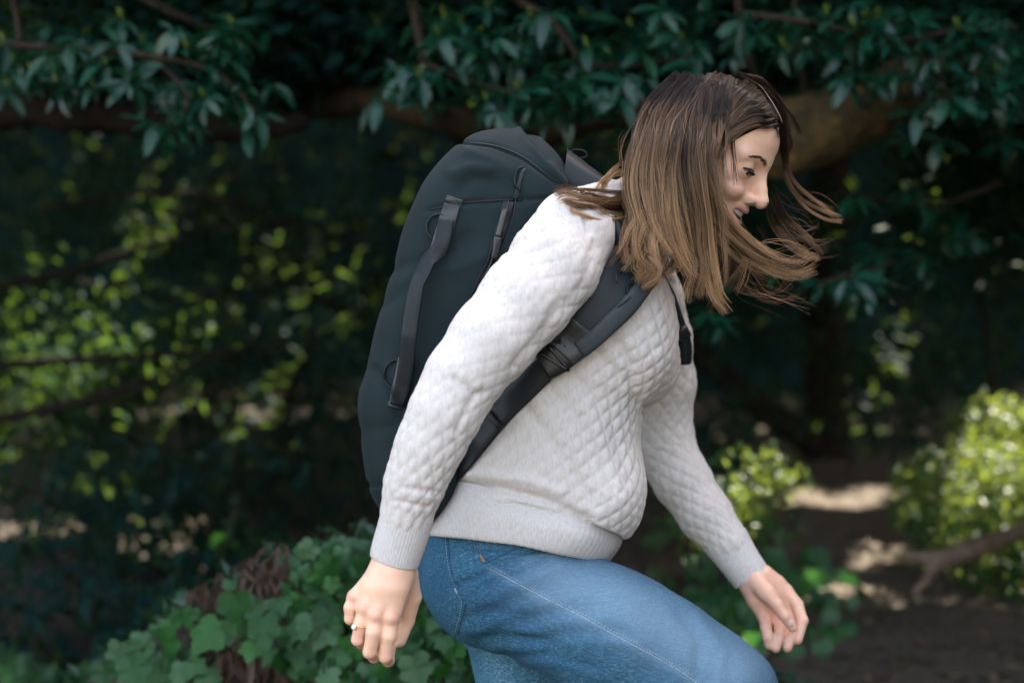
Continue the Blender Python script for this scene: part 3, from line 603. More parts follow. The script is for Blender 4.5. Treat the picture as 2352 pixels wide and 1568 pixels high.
ivy('ivy', 'ivy with big pale lobed leaves low on the bank at the left', [(170, 1568), (250, 1480), (420, 1340), (480, 1235), (640, 1210), (760, 1340), (760, 1568)], 125, 15, 34, 51,
    big=[(470, 1465, 54), (605, 1455, 45), (540, 1400, 40), (385, 1485, 44), (310, 1545, 42), (240, 1550, 30), (700, 1400, 26), (480, 1560, 30)], holes=[(470, 1350, 45, 60), (600, 1330, 55, 60), (560, 1540, 60, 45)])
ivy('ivy', 'ivy with small bright leaves on top of the bank under the backpack', [(640, 1215), (720, 1175), (860, 1150), (1000, 1210), (1010, 1330), (830, 1380), (760, 1345)], 110, 14, 29, 52, big=[(745, 1210, 24), (610, 1252, 30), (542, 1258, 26), (702, 1268, 28), (752, 1308, 30)], holes=[(720, 1370, 40, 40)])
ivy('ivy', 'ivy crowding the bank below and beside the hanging hand', [(760, 1345), (1000, 1320), (1140, 1500), (1150, 1568), (760, 1568)], 150, 14, 31, 53)
ivy('ivy', 'ivy sprays on the shaded bank beneath the forward hand', [(1480, 1230), (1560, 1200), (1700, 1300), (1860, 1260), (1990, 1340), (1960, 1440), (1860, 1520), (1720, 1480), (1500, 1330)], 85, 16, 31, 54, holes=[(1550, 1290, 60, 40)])
ivy('ivy', 'ivy fringe of small leaves in the bottom left corner', [(0, 1490), (60, 1500), (120, 1540), (160, 1568), (0, 1568)], 26, 12, 20, 55)
def ivy_under():
    q = np.random.default_rng(5).random((9000, 2))*np.array([4.0, 1.0])+np.array([-2.6, .42]); z = ground_z(q[:, 0], q[:, 1]); c = np.column_stack([q, z+.005+.03*np.random.default_rng(6).random(len(q))])
    k = (np.interp(q[:, 0], MX, MH) > .15) & (q[:, 0] > -.80+.15*np.random.default_rng(3).normal(size=len(q))); c = c[k]; s = toP(c)
    for hx, hy, a, b in [(470, 1350, 45, 60), (600, 1330, 60, 60), (560, 1540, 60, 45), (1550, 1290, 70, 50), (720, 1370, 40, 40)]:
        c = c[((s[:, 0]-hx)/a)**2+((s[:, 1]-hy)/b)**2 > 1]; s = toP(c)
    c = c[vnoise(c, 7, 9) > -.25]
    V, F = lowmass(c, np.random.default_rng(8).uniform(.02, .045, len(c)), 1.0, seed=9)
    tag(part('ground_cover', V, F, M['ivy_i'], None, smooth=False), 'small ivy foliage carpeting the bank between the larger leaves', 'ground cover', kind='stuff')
ivy_under()
def dry_leaves():
    sh = lance(1, .09, .6, .8); n = 0
    for k, (hx, hy, a, b, lab) in enumerate([(470, 1345, 40, 70, 'tuft of hanging brown dead leaves on the bank at the left'), (605, 1330, 55, 65, 'tuft of brown dead leaves in the middle of the ivy bank'), (570, 1540, 70, 45, 'brown dead leaves below the big pale ivy leaves'), (1550, 1290, 60, 50, 'brown dead leaves beneath the hem of the raised thigh')]):
        r = np.random.default_rng(60+k); m = 120; q = np.array([hx, hy])+r.uniform(-1, 1, (m, 2))*np.array([a, b]); C = []
        for x, y in q:
            l, nn = cast(GB, x, min(y, 1990)); C.append(P(x, y, l[1]-r.uniform(.01, .05)) if l is not None and l[1] < 4 else P(x, y, .8))
        C = np.array(C); d = nrm(np.array([0, -.15, -1.0])+.35*r.normal(size=(m, 3))); nn = nrm(np.array([0, -1, .2])+.6*r.normal(size=(m, 3)))
        V, F = leafmass(C+np.array([0, 0, .04]), d, nn, r.uniform(.03, .065, m), sh)
        tag(part('dead_leaf_tuft', V, F, M['dry'], None, smooth=False), lab, 'dead leaves', kind='stuff')
    r = np.random.default_rng(70); q = np.column_stack([r.uniform(-.2, 3, 9000), .9+6*r.random(9000)**1.5]); c = np.column_stack([q, ground_z(q[:, 0], q[:, 1])+.012])
    d = nrm(np.column_stack([r.normal(size=(9000, 2)), .1*r.normal(size=9000)])); nn = nrm(np.array([0, 0, 1])+.35*r.normal(size=(9000, 3)))
    V, F = leafmass(c, d, nn, r.uniform(.02, .055, 9000), LOW)
    tag(part('leaf_litter', V, F[:, :3].copy(), M['litter'], None, smooth=False), 'brown fallen leaves scattered over the path and soil', 'leaf litter', kind='stuff')
dry_leaves()
def log():
    pts = [(2075, 1272, 2.2, 12), (2150, 1285, 2.15, 20), (2230, 1262, 2.2, 22), (2330, 1225, 2.4, 20), (2450, 1180, 2.6, 22)]
    c = P(2230, 1300, 2.2); t = root('fallen_branch', tuple(c)); tag(t, 'pale weathered fallen branch lying beside the path at lower right', 'branch')
    limb('stem', pts, M['wood'], t, 12, 50, .2); limb('side_branch', [(2150, 1285, 2.15, 16), (2130, 1330, 2.1, 12), (2100, 1360, 2.05, 6)], M['wood'], t, 8, 14, .2)
log()
# ------------------------------------------------------------------ the woman: sweatshirt
person = root('person', tuple(P(1200, 2500, 0.05)))
tag(person, 'woman in quilted pale grey sweatshirt and blue jeans striding uphill, leaning forward and smiling down', 'person')
A0 = np.array([1190., 1250.]); AX = np.array([260., -730.])/775.0; FW = np.array([730., 260.])/775.0
FRONT = [(1385, 1300), (1432, 1245), (1462, 1190), (1474, 1110), (1468, 1010), (1472, 930), (1496, 880), (1532, 820), (1548, 750), (1546, 690), (1522, 640), (1490, 590), (1462, 540), (1440, 500), (1425, 470)]
BACK = [(985, 1250), (1000, 1180), (1012, 1110), (1028, 1040), (1046, 970), (1070, 890), (1100, 810), (1135, 730), (1175, 650), (1225, 575), (1285, 512), (1330, 480), (1370, 455), (1395, 440), (1405, 430)]
def ve(L): q = np.array(L, float)-A0; v = q@AX; e = q@FW; i = np.argsort(v); return v[i], e[i]
fv, fe = ve(FRONT); bv, be = ve(BACK)
WV = np.array([-60, 0, 100, 250, 400, 520, 600, 680, 740, 790, 830.]); WW = np.array([.150, .150, .148, .145, .148, .155, .155, .135, .105, .075, .055])
def torso(p):
    D = p[:, 1]+D0; q = np.stack([CX+p[:, 0]*FPX/D0, CY-(p[:, 2]-CAMZ)*FPX/D0], 1)-A0
    v = q@AX; e = q@FW; f = np.interp(v, fv, fe); b = np.interp(v, bv, be); w = np.interp(v, WV, WW)
    c = (f+b)/2; r = (f-b)/2*D0/FPX; x = (e-c)*D0/FPX/np.maximum(r, .01); y = p[:, 1]/w; n = 2.35
    rad = (np.abs(x)**n+np.abs(y)**n)**(1/n); m = np.minimum(r, w); d = (rad-1)*m
    return smax(d, (v-815)*D0/FPX, .01)
NEAR = [(1352, 505, -.115, 62), (1318, 530, -.150, 88), (1268, 610, -.175, 100), (1205, 690, -.198, 101), (1130, 780, -.218, 92), (1062, 868, -.230, 80), (1020, 950, -.238, 74), (984, 1030, -.238, 69), (955, 1105, -.234, 62), (934, 1178, -.228, 59)]
FAR = [(1470, 600, .12, 66), (1490, 690, .17, 74), (1508, 780, .20, 76), (1522, 880, .225, 70), (1518, 960, .235, 64), (1526, 1030, .235, 66), (1568, 1105, .215, 62), (1618, 1178, .195, 57), (1672, 1248, .175, 51)]
def hemline(p, pa, pb):
    D = D0; a = P(*pa); b = P(*pb); t = nrm(b-a); n = np.array([t[2], 0, -t[0]]); n = n if n[2] < 0 else -n; q = p-a; q = np.stack([q[:, 0], q[:, 1], q[:, 2]+.15*q[:, 1]], 1); return q@n
def sweater(p):
    t = torso(p)
    t = smin(t, ell(p, P(1448, 800, -.075), (.055, .062, .065)), .035)      # bust
    t = smin(t, ell(p, P(1478, 830, .075), (.052, .060, .062)), .035)
    t = smin(t, ell(p, P(1385, 1130, -.05), (.05, .09, .06)), .03)           # cloth bellying out over the band
    t = smin(t, rc(p, P(1395, 500, -.05), P(1340, 520, -.11), .05, .047), .03)
    t = smin(t, rc(p, P(1420, 530, .05), P(1475, 610, .12), .05, .045), .03)
    t = smax(t, hemline(p, (1002, 1135), (1440, 1248)), .012)
    t = smax(t, -rc(p, P(1428, 500), P(1475, 400), .058, .060), .008)        # neck opening
    nr = chain(p, NEAR, .02); fr = chain(p, FAR, .02)
    t = smin(t, nr, .018); t = smin(t, fr, .02)
    t = t+.0018*vnoise(p, 9)+.0010*vnoise(p*np.array([1, 1, .6]), 26, 4)
    return t
def bonecoord(p, pts):
    """Distance along and angle around a chain, with distance to it."""
    best = np.full(len(p), 1e9); S = np.zeros(len(p)); A = np.zeros(len(p)); s0 = 0
    for a, b in zip(pts[:-1], pts[1:]):
        pa, pb = P(*a[:3]), P(*b[:3]); ab = pb-pa; L = np.linalg.norm(ab); h = np.clip((p-pa)@ab/L**2, 0, 1); q = p-pa-h[:, None]*ab
        r = RP(a[3], a[2])*(1-h)+RP(b[3], b[2])*h; d = np.linalg.norm(q, axis=1)-r; u = nrm(np.cross(ab, [0, 1, 0])); k = d < best
        S = np.where(k, s0+h*L, S); A = np.where(k, np.arctan2(q@u, -q[:, 1]), A); best = np.where(k, d, best); s0 += L
    return best, S, A
def quilt(u, v, wu=.0235, wv=.031):
    a = u/wu+v/wv; b = u/wu-v/wv; return np.minimum(np.abs(np.sin(math.pi*a)), np.abs(np.sin(math.pi*b)))**.6
def build_sweater():
    lo = (-.30, -.33, .80-.09); hi = (.34, .33, 1.40)
    V, F = surfnet(sweater, lo, hi, .0026, pad=1.8); n = vnormals(V, F)
    dn, sn, an = bonecoord(V, NEAR); df, sf, af = bonecoord(V, FAR); dt = torso(V)
    q = toP(V); pr = q-A0; v = (pr@AX)*D0/FPX; e = (pr@FW)*D0/FPX
    ang = np.arctan2(V[:, 1], e-np.interp(v*FPX/D0, fv, fe)*D0/FPX*.1); ut = ang*.155
    isa = (dn < dt) & (dn < .02); isf = (df < dt) & (df < .02)
    h = np.where((dn < dt) & (dn < .02), quilt(an*.052, sn), np.where((df < dt) & (df < .02), quilt(af*.048, sf), quilt(ut, v)))
    fade = np.clip(.65+.6*vnoise(V, 6, 8), .35, 1.0)
    fade = fade*np.where(isa, np.interp(sn, [0, .12, .28], [.75, .9, 1.15]), np.where(isf, 1.0, np.clip(.35+.75*sstep(1180, 1420, q[:, 0])+.5*sstep(900, 1150, q[:, 1]), 0, 1.15)))
    V = V+n*((h-.6)*.0028*fade)[:, None]
    q = toP(V); near = V[:, 1] < .02
    def crease(pts, w, dep, side=None):
        nonlocal V
        d = seg2d(q, pts); m = near if side is None else side; a = np.zeros(len(V)); a[m] = np.exp(-(d[m]/w)**2)*dep; V = V-n*a[:, None]
    arm = near & (dn < .018); body = near & ~arm
    crease([(1165, 575), (1205, 548), (1250, 528)], 9, .0045, arm); crease([(1190, 590), (1240, 552), (1275, 545)], 12, -.002, arm)
    crease([(1330, 470), (1345, 500), (1352, 530)], 8, .004, arm); crease([(1300, 455), (1318, 490)], 7, .003, arm)
    crease([(1365, 560), (1345, 640), (1290, 720)], 10, .002, arm)
    crease([(1290, 690), (1240, 770), (1180, 840)], 12, .0035, arm); crease([(1110, 900), (1075, 930), (1050, 990)], 9, .003, arm)
    crease([(1045, 870), (1090, 905)], 9, .004, arm); crease([(1000, 1130), (930, 1120)], 7, .0025, arm); crease([(985, 1165), (905, 1150)], 6, .0025, arm)
    crease([(1030, 1108), (1150, 1122), (1260, 1150), (1350, 1195)], 11, .008, body); crease([(1080, 1090), (1200, 1100), (1290, 1130)], 12, -.004, body)
    crease([(1180, 1160), (1300, 1185), (1420, 1240)], 9, .006, body); crease([(1150, 870), (1250, 990), (1360, 1150)], 16, .004, body)
    crease([(1230, 850), (1330, 970), (1410, 1120)], 16, .0035, body); crease([(1310, 850), (1400, 960), (1440, 1100)], 16, .0035, body)
    crease([(1400, 760), (1450, 840), (1462, 920)], 14, .006, body); crease([(1440, 720), (1500, 800)], 14, .004, body); crease([(1360, 800), (1440, 880)], 14, .004, body)
    o = part('sweatshirt', V, F, M['knit'], person); o['label'] = 'quilted heather grey sweatshirt'
    return o, V, F, dn
SW, SWV, SWF, SDN = build_sweater()
SWB = bvh_of(SWV, SWF); SWT = bvh_of(SWV, SWF[~((SDN[SWF[:, 0]] < .016) & (toP(SWV)[SWF[:, 0], 0] < 1400) & (SWV[SWF[:, 0], 1] < -.09))])
def ringloft(rings, n=96, m=None, nexp=2.3, sub=10, close=False):
    """rings: (centre, axis_u, axis_v) -> smooth superellipse loft."""
    R = np.array([np.concatenate(r) for r in rings]); Q = catmull(R, sub*(len(R)-1)+1); a = np.linspace(0, 2*math.pi, n, endpoint=False)
    cu = np.sign(np.cos(a))*np.abs(np.cos(a))**(2/nexp); cv = np.sign(np.sin(a))*np.abs(np.sin(a))**(2/nexp)
    V = (Q[:, None, 0:3]+cu[None, :, None]*Q[:, None, 3:6]+cv[None, :, None]*Q[:, None, 6:9]).reshape(-1, 3); k = len(Q)
    i, j = np.meshgrid(np.arange(k-1), np.arange(n), indexing='ij'); j2 = (j+1) % n
    F = np.stack([i*n+j, i*n+j2, (i+1)*n+j2, (i+1)*n+j], -1).reshape(-1, 4); return V, F, k, n
def band_ring(b, f, w): b, f = P(*b), P(*f); return ((b+f)/2, (f-b)/2, np.array([0, w, -.15*w]))
def hem_band():
    V, F, k, n = ringloft([band_ring((1014, 1100), (1420, 1205), .136), band_ring((1006, 1140), (1424, 1236), .150), band_ring((1002, 1160), (1420, 1252), .158), band_ring((990, 1195), (1408, 1270), .160), band_ring((980, 1222), (1396, 1284), .158), band_ring((984, 1229), (1390, 1287), .152), band_ring((990, 1222), (1384, 1278), .148)], 260, sub=8)
    nn = vnormals(V, F); a = np.tile(np.arange(n), k); V = V+nn*(.0004*np.sin(a*2*math.pi/260*90)+.004*vnoise(V, 9, 4)+.002*vnoise(V, 24, 7))[:, None]
    o = part('hem_band', V, F, M['rib'], SW)
hem_band()
def cuff(a, b, ra, rb, da, db):
    pa, pb = P(*a, da), P(*b, db); t = nrm(pb-pa); u = nrm(np.cross(t, [0, 1, 0])); v = np.cross(t, u); R = []
    for s, r in ((-.08, .93), (-.02, 1.02), (.06, 1.03), (.5, 1.0), (.93, 1.0), (1.0, .97), (.98, .90), (.8, .88)):
        rr = (RP(ra, da)*(1-s)+RP(rb, db)*s)*r; R.append((pa+(pb-pa)*s, u*rr, v*rr*.92))
    V, F, k, n = ringloft(R, 150, sub=6, nexp=2.1); nn = vnormals(V, F); a_ = np.tile(np.arange(n), k)
    V = V+nn*(.0005*np.sin(a_*2*math.pi/150*50)+.0022*vnoise(V, 22, 4))[:, None]
    part('cuff', V, F, M['rib'], SW)
cuff((936, 1178), (906, 1288), 58, 57, -.228, -.222); cuff((1668, 1243), (1727, 1329), 51, 45, .177, .160)
def seam(bvh, pts, name, r, m, parent, n=50, off=0.0006):
    A, Bn = cast_line(bvh, pts, n, off)
    if len(A) > 3: return tpart(name, A, r, m, parent, 6)
def collar():
    a, b = P(1428, 500), P(1475, 400); t = nrm(b-a); u = nrm(np.cross(t, [0, 1, 0])); v = np.cross(t, u); c = a+t*.012
    R = [(c+t*s, u*r, v*r) for s, r in ((-.022, .066), (-.01, .068), (.006, .064), (.016, .060), (.012, .056), (-.01, .055))]
    V, F, k, n = ringloft(R, 80, sub=5, nexp=2.0); part('collar', V, F, M['rib'], SW)
collar()

# ------------------------------------------------------------------ jeans
def jeans(p):
    p = p
    d = ell(p, P(1165, 1290, 0), (.122, .150, .105)); d = smin(d, ell(p, P(1085, 1345, -.062), (.058, .082, .068)), .03); d = smin(d, ell(p, P(1095, 1355, .062), (.058, .08, .068)), .03)
    nl = chain(p, [(1170, 1345, -.078, 150), (1402, 1457, -.10, 144), (1530, 1522, -.10, 137), (1652, 1598, -.105, 122), (1650, 1800, -.10, 98), (1600, 2180, -.095, 62)], .04)
    fl = chain(p, [(1190, 1380, .08, 150), (1232, 1580, .085, 118), (1215, 1950, .085, 88), (1150, 2450, .085, 62)], .04)
    d = smin(d, nl, .03); d = smin(d, fl, .025); d = smax(d, hemline(p, (960, 1222), (1400, 1268))*-1-.0, .004) if False else d
    wz = hemline(p, (1000, 1190), (1400, 1240)); d = smax(d, d+.010*sstep(.045, .0, -wz-.0)*0, .001); d = smax(d, -(-wz), .004) if False else smax(d, -hemline(p, (985, 1196), (1396, 1246)), .006)
    return d+.0030*vnoise(p, 11, 5)+.0016*vnoise(p, 31, 6)
SIDE = [(1125, 1305), (1180, 1335), (1250, 1372), (1330, 1412), (1420, 1462), (1500, 1505), (1580, 1552), (1640, 1600)]
def build_jeans():
    V, F = surfnet(jeans, (-.22, -.30, .02), (.42, .30, .95), .0042, pad=1.8); n = vnormals(V, F); q = toP(V); near = V[:, 1] < 0
    def crease(pts, w, dep):
        nonlocal V
        d = seg2d(q, pts); a = np.where(near, np.exp(-(d/w)**2)*dep, 0); V = V-n*a[:, None]
    crease([(1045, 1345), (1100, 1320), (1200, 1265), (1290, 1248)], 8, .007); crease([(1110, 1345), (1190, 1320), (1260, 1290)], 12, .003)
    crease([(1080, 1255), (1170, 1262), (1240, 1246)], 8, .004); crease([(1060, 1420), (1120, 1400), (1220, 1420)], 14, .003); crease([(1110, 1470), (1180, 1460), (1300, 1500)], 14, .003)
    crease([(1060, 1300), (1110, 1290), (1160, 1270)], 8, .003)
    for k in range(7): crease([(1085+16*k, 1400+16*k), (1180+25*k, 1345+22*k), (1290+30*k, 1300+30*k)], 11, .0016 if k % 2 else -.0018)
    for k in range(5): crease([(1070+30*k, 1452+18*k), (1150+34*k, 1440+20*k), (1250+36*k, 1455+26*k)], 12, .0022 if k % 2 else -.002)
    crease([(1560, 1400), (1610, 1470), (1600, 1560)], 14, .003); crease([(1600, 1420), (1660, 1500), (1650, 1580)], 14, -.003)
    wear = np.exp(-(seg2d(q, [(1280, 1330), (1450, 1400), (1680, 1540)])/85)**2)*.75+.3*np.exp(-(seg2d(q, SIDE)/10)**2)
    return part('jeans', V, F, M['denim'], person, fac=wear), V, F
JE, JEV, JEF = build_jeans(); JEB = bvh_of(JEV, JEF)
SIDE = [(1125, 1305), (1180, 1335), (1250, 1372), (1330, 1412), (1420, 1462), (1500, 1505), (1580, 1552), (1640, 1600)]
seam(JEB, SIDE, 'side_seam', .0006, M['denim_pale'], JE, 70, .0001)
def stitches(bvh, pts, n, m, parent, L=.0035, r=.0005, name='stitching', off=.0009):
    A, Bn = cast_line(bvh, pts, n*2, off); VF = [tube(A[i:i+2], r, 4, False) for i in range(0, len(A)-1, 2)]
    V, F = joinVF(VF); tag(part(name, V, F, m, parent), kind='stuff')
stitches(JEB, [(x+3, y-5) for x, y in SIDE], 90, M['stitch'], JE)
seam(JEB, [(1028, 1232), (1033, 1290), (1043, 1330), (1062, 1370), (1068, 1385), (1060, 1420), (1052, 1453)], 'pocket_edge', .0013, M['denim'], JE, 44)
stitches(JEB, [(1024, 1236), (1029, 1290), (1039, 1332), (1056, 1370), (1061, 1386), (1054, 1420), (1047, 1448)], 40, M['stitch'], JE)
seam(JEB, [(1086, 1232), (1096, 1262), (1112, 1292)], 'fly_pocket_edge', .0012, M['denim'], JE, 20)
stitches(JEB, [(1090, 1232), (1100, 1262), (1114, 1290)], 16, M['stitch'], JE)
seam(JEB, [(1103, 1275), (1112, 1290)], 'rivet_bartack', .0014, M['stitch_or'], JE, 8, .001)
seam(JEB, [(1115, 1292), (1180, 1262), (1240, 1246)], 'front_pocket_edge', .0012, M['denim'], JE, 26)
seam(JEB, [(1045, 1352), (1050, 1362)], 'bartack', .0010, M['stitch'], JE, 8, .001)
for cx, cy, cd, nm in ((1640, 2225, -.09, 'shoe'), (1190, 2500, .085, 'shoe')):
    c = P(cx, cy, cd)
    sh = lambda p, c=c: smin(ell(p, c+np.array([.045, 0, -.03]), (.125, .045, .045)), ell(p, c+np.array([-.02, 0, 0]), (.055, .044, .07)), .03)
    V, F = surfnet(sh, c-.2, c+.22, .007); o = part(nm, V, F, M['shoe'], person)
    so = lambda p, c=c: np.maximum(ell(p, c+np.array([.045, 0, -.07]), (.135, .052, .05)), np.abs(p[:, 2]-(c[2]-.075))-.012)
    V, F = surfnet(so, c-.2, c+.22, .007); part('sole', V, F, M['sole'], o)

# ------------------------------------------------------------------ head frame (millimetres: f forward, n towards the camera, u up; origin between the brows)
def head_frame():
    pt, yw, rl = math.radians(28), math.radians(20), math.radians(9)
    Fv = np.array([math.cos(pt), 0, -math.sin(pt)]); Uv = np.array([math.sin(pt), 0, math.cos(pt)]); Nv = np.array([0, -1., 0])
    F2 = math.cos(yw)*Fv+math.sin(yw)*Nv; N2 = math.cos(yw)*Nv-math.sin(yw)*Fv
    U3 = math.cos(rl)*Uv+math.sin(rl)*N2; N3 = math.cos(rl)*N2-math.sin(rl)*Uv
    return np.stack([F2, N3, U3], 0)
HR = head_frame(); HO = P(1757, 387, -.045)
def H(f, n, u): return HO+np.array([f, n, u])@HR*.001
def toH(p): return (p-HO)@HR.T*1000
def cranium(q): 
    d = ell(q, (-86, 0, 13), (83, 70, 73)); return smin(d, ell(q, (-60, 0, 27), (60, 62, 54)), 22)
def head_mm(q):
    d = cranium(q); a = np.stack([q[:, 0], np.abs(q[:, 1]), q[:, 2]], 1)
    def S(c, r, k): 
        nonlocal d; d = smin(d, ell(a, c, r if np.ndim(r) else (r, r, r)), k)
    def C(A, B, ra, rb, k):
        nonlocal d; d = smin(d, rc(a, A, B, ra, rb), k)
    S((-50, 0, -50), (45, 52, 58), 25); S((-32, 0, -62), (30, 36, 42), 20)            # lower face
    C((-18, 0, -100), (-20, 10, -98), 13, 12, 16); C((-26, 18, -96), (-82, 50, -58), 13, 15, 18)    # chin, jaw
    S((-40, 52, -28), (20, 15, 14), 18); S((-20, 39, -43), (17, 19, 14), 9)            # cheekbone, smiling cheek
    C((-7, 6, 5), (-22, 46, 5), 8, 8, 14)                                            # brow
    d = smax(d, -ell(a, (2, 33, -11), (13, 18, 10)), 11)                                # eye socket
    S((-19, 34, -12), 14.5, 5)                                                         # lids over the eyeball
    C((-6, 0, 2), (9, 0, -30), 7.5, 7, 9); C((9, 0, -30), (14, 0, -41), 7, 9.2, 8); S((15, 0, -42), 9.6, 5); S((2, 12.5, -45), (9, 6.5, 7), 5)   # nose
    d = smax(d, -ell(a, (9, 6, -52.5), (5, 3.2, 3.5)), 3)                              # nostril
    # smile fold from wing of the nose past the mouth corner
    d = smax(d, -rc(a, (5, 21, -47), (-8, 40, -66), 1.2, 1.8), 7)
    w = q.copy(); w[:, 2] = q[:, 2]-.0095*q[:, 1]**2*np.exp(-(q[:, 1]/40)**2); w[:, 0] = q[:, 0]+.011*q[:, 1]**2
    d = smin(d, rc(w, (0, -24, -63), (0, 24, -63), 3.0, 3.0), 5); d = smin(d, ell(w, (0, 0, -62), (4.5, 15, 4.5)), 5); d = smin(d, ell(w, (-2, 0, -80), (6, 21, 5.5)), 6)
    d = smax(d, -ell(w, (2, 0, -71), (16, 27, 5.6)), 2.0)                             # open smile
    es = np.stack([a[:, 0]+.012*(a[:, 1]-34)**2, a[:, 1]-34, a[:, 2]+15-.14*(a[:, 1]-34)], 1); d = smax(d, -ell(es, (-4, 0, 0), (10, 16.5, 5.2)), 1.0)   # eye slit
    S((-92, 72, -22), (17, 6, 30), 6)                                                  # ear
    return d
NECKA, NECKB = H(-95, 0, -45), P(1415, 545, -.005)
def skin_head(p):
    d = head_mm(toH(p))*.001; d = smin(d, rc(p, NECKA, NECKB, .052, .055), .02); d = smin(d, rc(p, P(1430, 520), P(1405, 600), .05, .06), .03); return d
WR = [(903, 1270, -.222, 42), (902, 1300, -.222, 43)]
def near_hand(p):
    sy = 1.0
    d = rc(p, P(915, 1200, -.225), P(903, 1298, -.222), .021, .0225)
    def c(pts, k=.004):
        nonlocal d; d = smin(d, chain(p, pts, .003), k)
    # back of the hand: one metacarpal ridge for each finger
    for q in ([(890, 1300, -.222, 34), (850, 1345, -.226, 26), (816, 1372, -.222, 20)], [(895, 1300, -.224, 34), (866, 1350, -.233, 28), (838, 1398, -.236, 21)],
              [(905, 1300, -.224, 36), (884, 1350, -.235, 31), (864, 1412, -.241, 22)], [(916, 1300, -.222, 36), (908, 1350, -.232, 32), (898, 1418, -.238, 22)]): c(q, .012)
    c([(905, 1330, -.212, 40), (890, 1390, -.205, 40)], .012)
    c([(815, 1368, -.222, 16), (804, 1395, -.228, 14), (804, 1420, -.226, 12.5), (812, 1426, -.208, 11), (826, 1412, -.190, 11)], .0025)
    c([(838, 1400, -.236, 18), (828, 1432, -.241, 16), (821, 1468, -.238, 13.5), (829, 1476, -.216, 12), (842, 1452, -.196, 12)], .0025)
    c([(864, 1414, -.241, 19.5), (858, 1452, -.249, 17.5), (849, 1496, -.246, 15), (859, 1508, -.224, 13), (866, 1482, -.196, 13)], .0025)
    c([(898, 1418, -.238, 20), (892, 1460, -.244, 18), (885, 1506, -.240, 15.5), (892, 1516, -.218, 13.5), (896, 1488, -.194, 13)], .0025)
    for x, y, d_, r_ in ((814, 1368, -.230, 11), (837, 1396, -.244, 12), (863, 1412, -.250, 13), (898, 1418, -.247, 13)): d = smin(d, rc(p, P(x, y, d_), P(x*.72+902*.28, y-32, d_+.006), RP(r_, d_), RP(r_*.5, d_)), .006)
    c([(935, 1320, -.205, 26), (946, 1370, -.188, 22), (935, 1425, -.180, 17), (918, 1470, -.184, 15)], .008)
    return d
def far_hand(p):
    d = rc(p, P(1690, 1275, .17), P(1730, 1335, .155), .021, .021)
    def c(pts, k=.004):
        nonlocal d; d = smin(d, chain(p, pts, .003), k)
    c([(1728, 1335, .155, 30), (1738, 1375, .150, 24), (1757, 1420, .142, 15)], .010); c([(1735, 1335, .155, 30), (1758, 1375, .152, 25), (1783, 1418, .148, 16)], .010)
    c([(1745, 1330, .155, 28), (1780, 1365, .155, 24), (1808, 1400, .152, 16)], .010); c([(1755, 1322, .155, 24), (1785, 1340, .155, 20), (1806, 1356, .152, 15)], .010)
    c([(1755, 1415, .142, 14.5), (1759, 1440, .126, 13), (1764, 1464, .118, 12.5), (1766, 1480, .116, 11)]); c([(1783, 1416, .148, 15), (1791, 1442, .132, 13.5), (1788, 1466, .120, 12.5), (1781, 1487, .114, 11.5)])
    c([(1808, 1400, .152, 15), (1822, 1430, .140, 13), (1818, 1458, .128, 12), (1808, 1486, .122, 11.5)]); c([(1806, 1356, .152, 15), (1831, 1388, .142, 14), (1843, 1424, .130, 13), (1832, 1468, .122, 11.5)])
    c([(1736, 1332, .140, 22), (1762, 1362, .125, 21), (1784, 1388, .115, 14.5), (1802, 1414, .110, 13), (1820, 1440, .112, 11)], .005)
    return d
def body_core(p):
    d = torso(p)+.018; d = smax(d, (p[:, 2]-P(0, 600)[2]), .02); d = smax(d, hemline(p, (1002, 1110), (1440, 1200)), .02)
    d = smin(d, rc(p, P(1340, 520, -.11), P(1060, 870, -.228), .035, .030), .02); d = smin(d, rc(p, P(1060, 870, -.228), P(915, 1200, -.225), .030, .022), .01)
    d = smin(d, rc(p, P(1470, 600, .12), P(1520, 990, .235), .032, .028), .02); d = smin(d, rc(p, P(1520, 990, .235), P(1690, 1275, .17), .028, .021), .01)
    return smin(d, rc(p, NECKA, NECKB, .050, .053), .02)
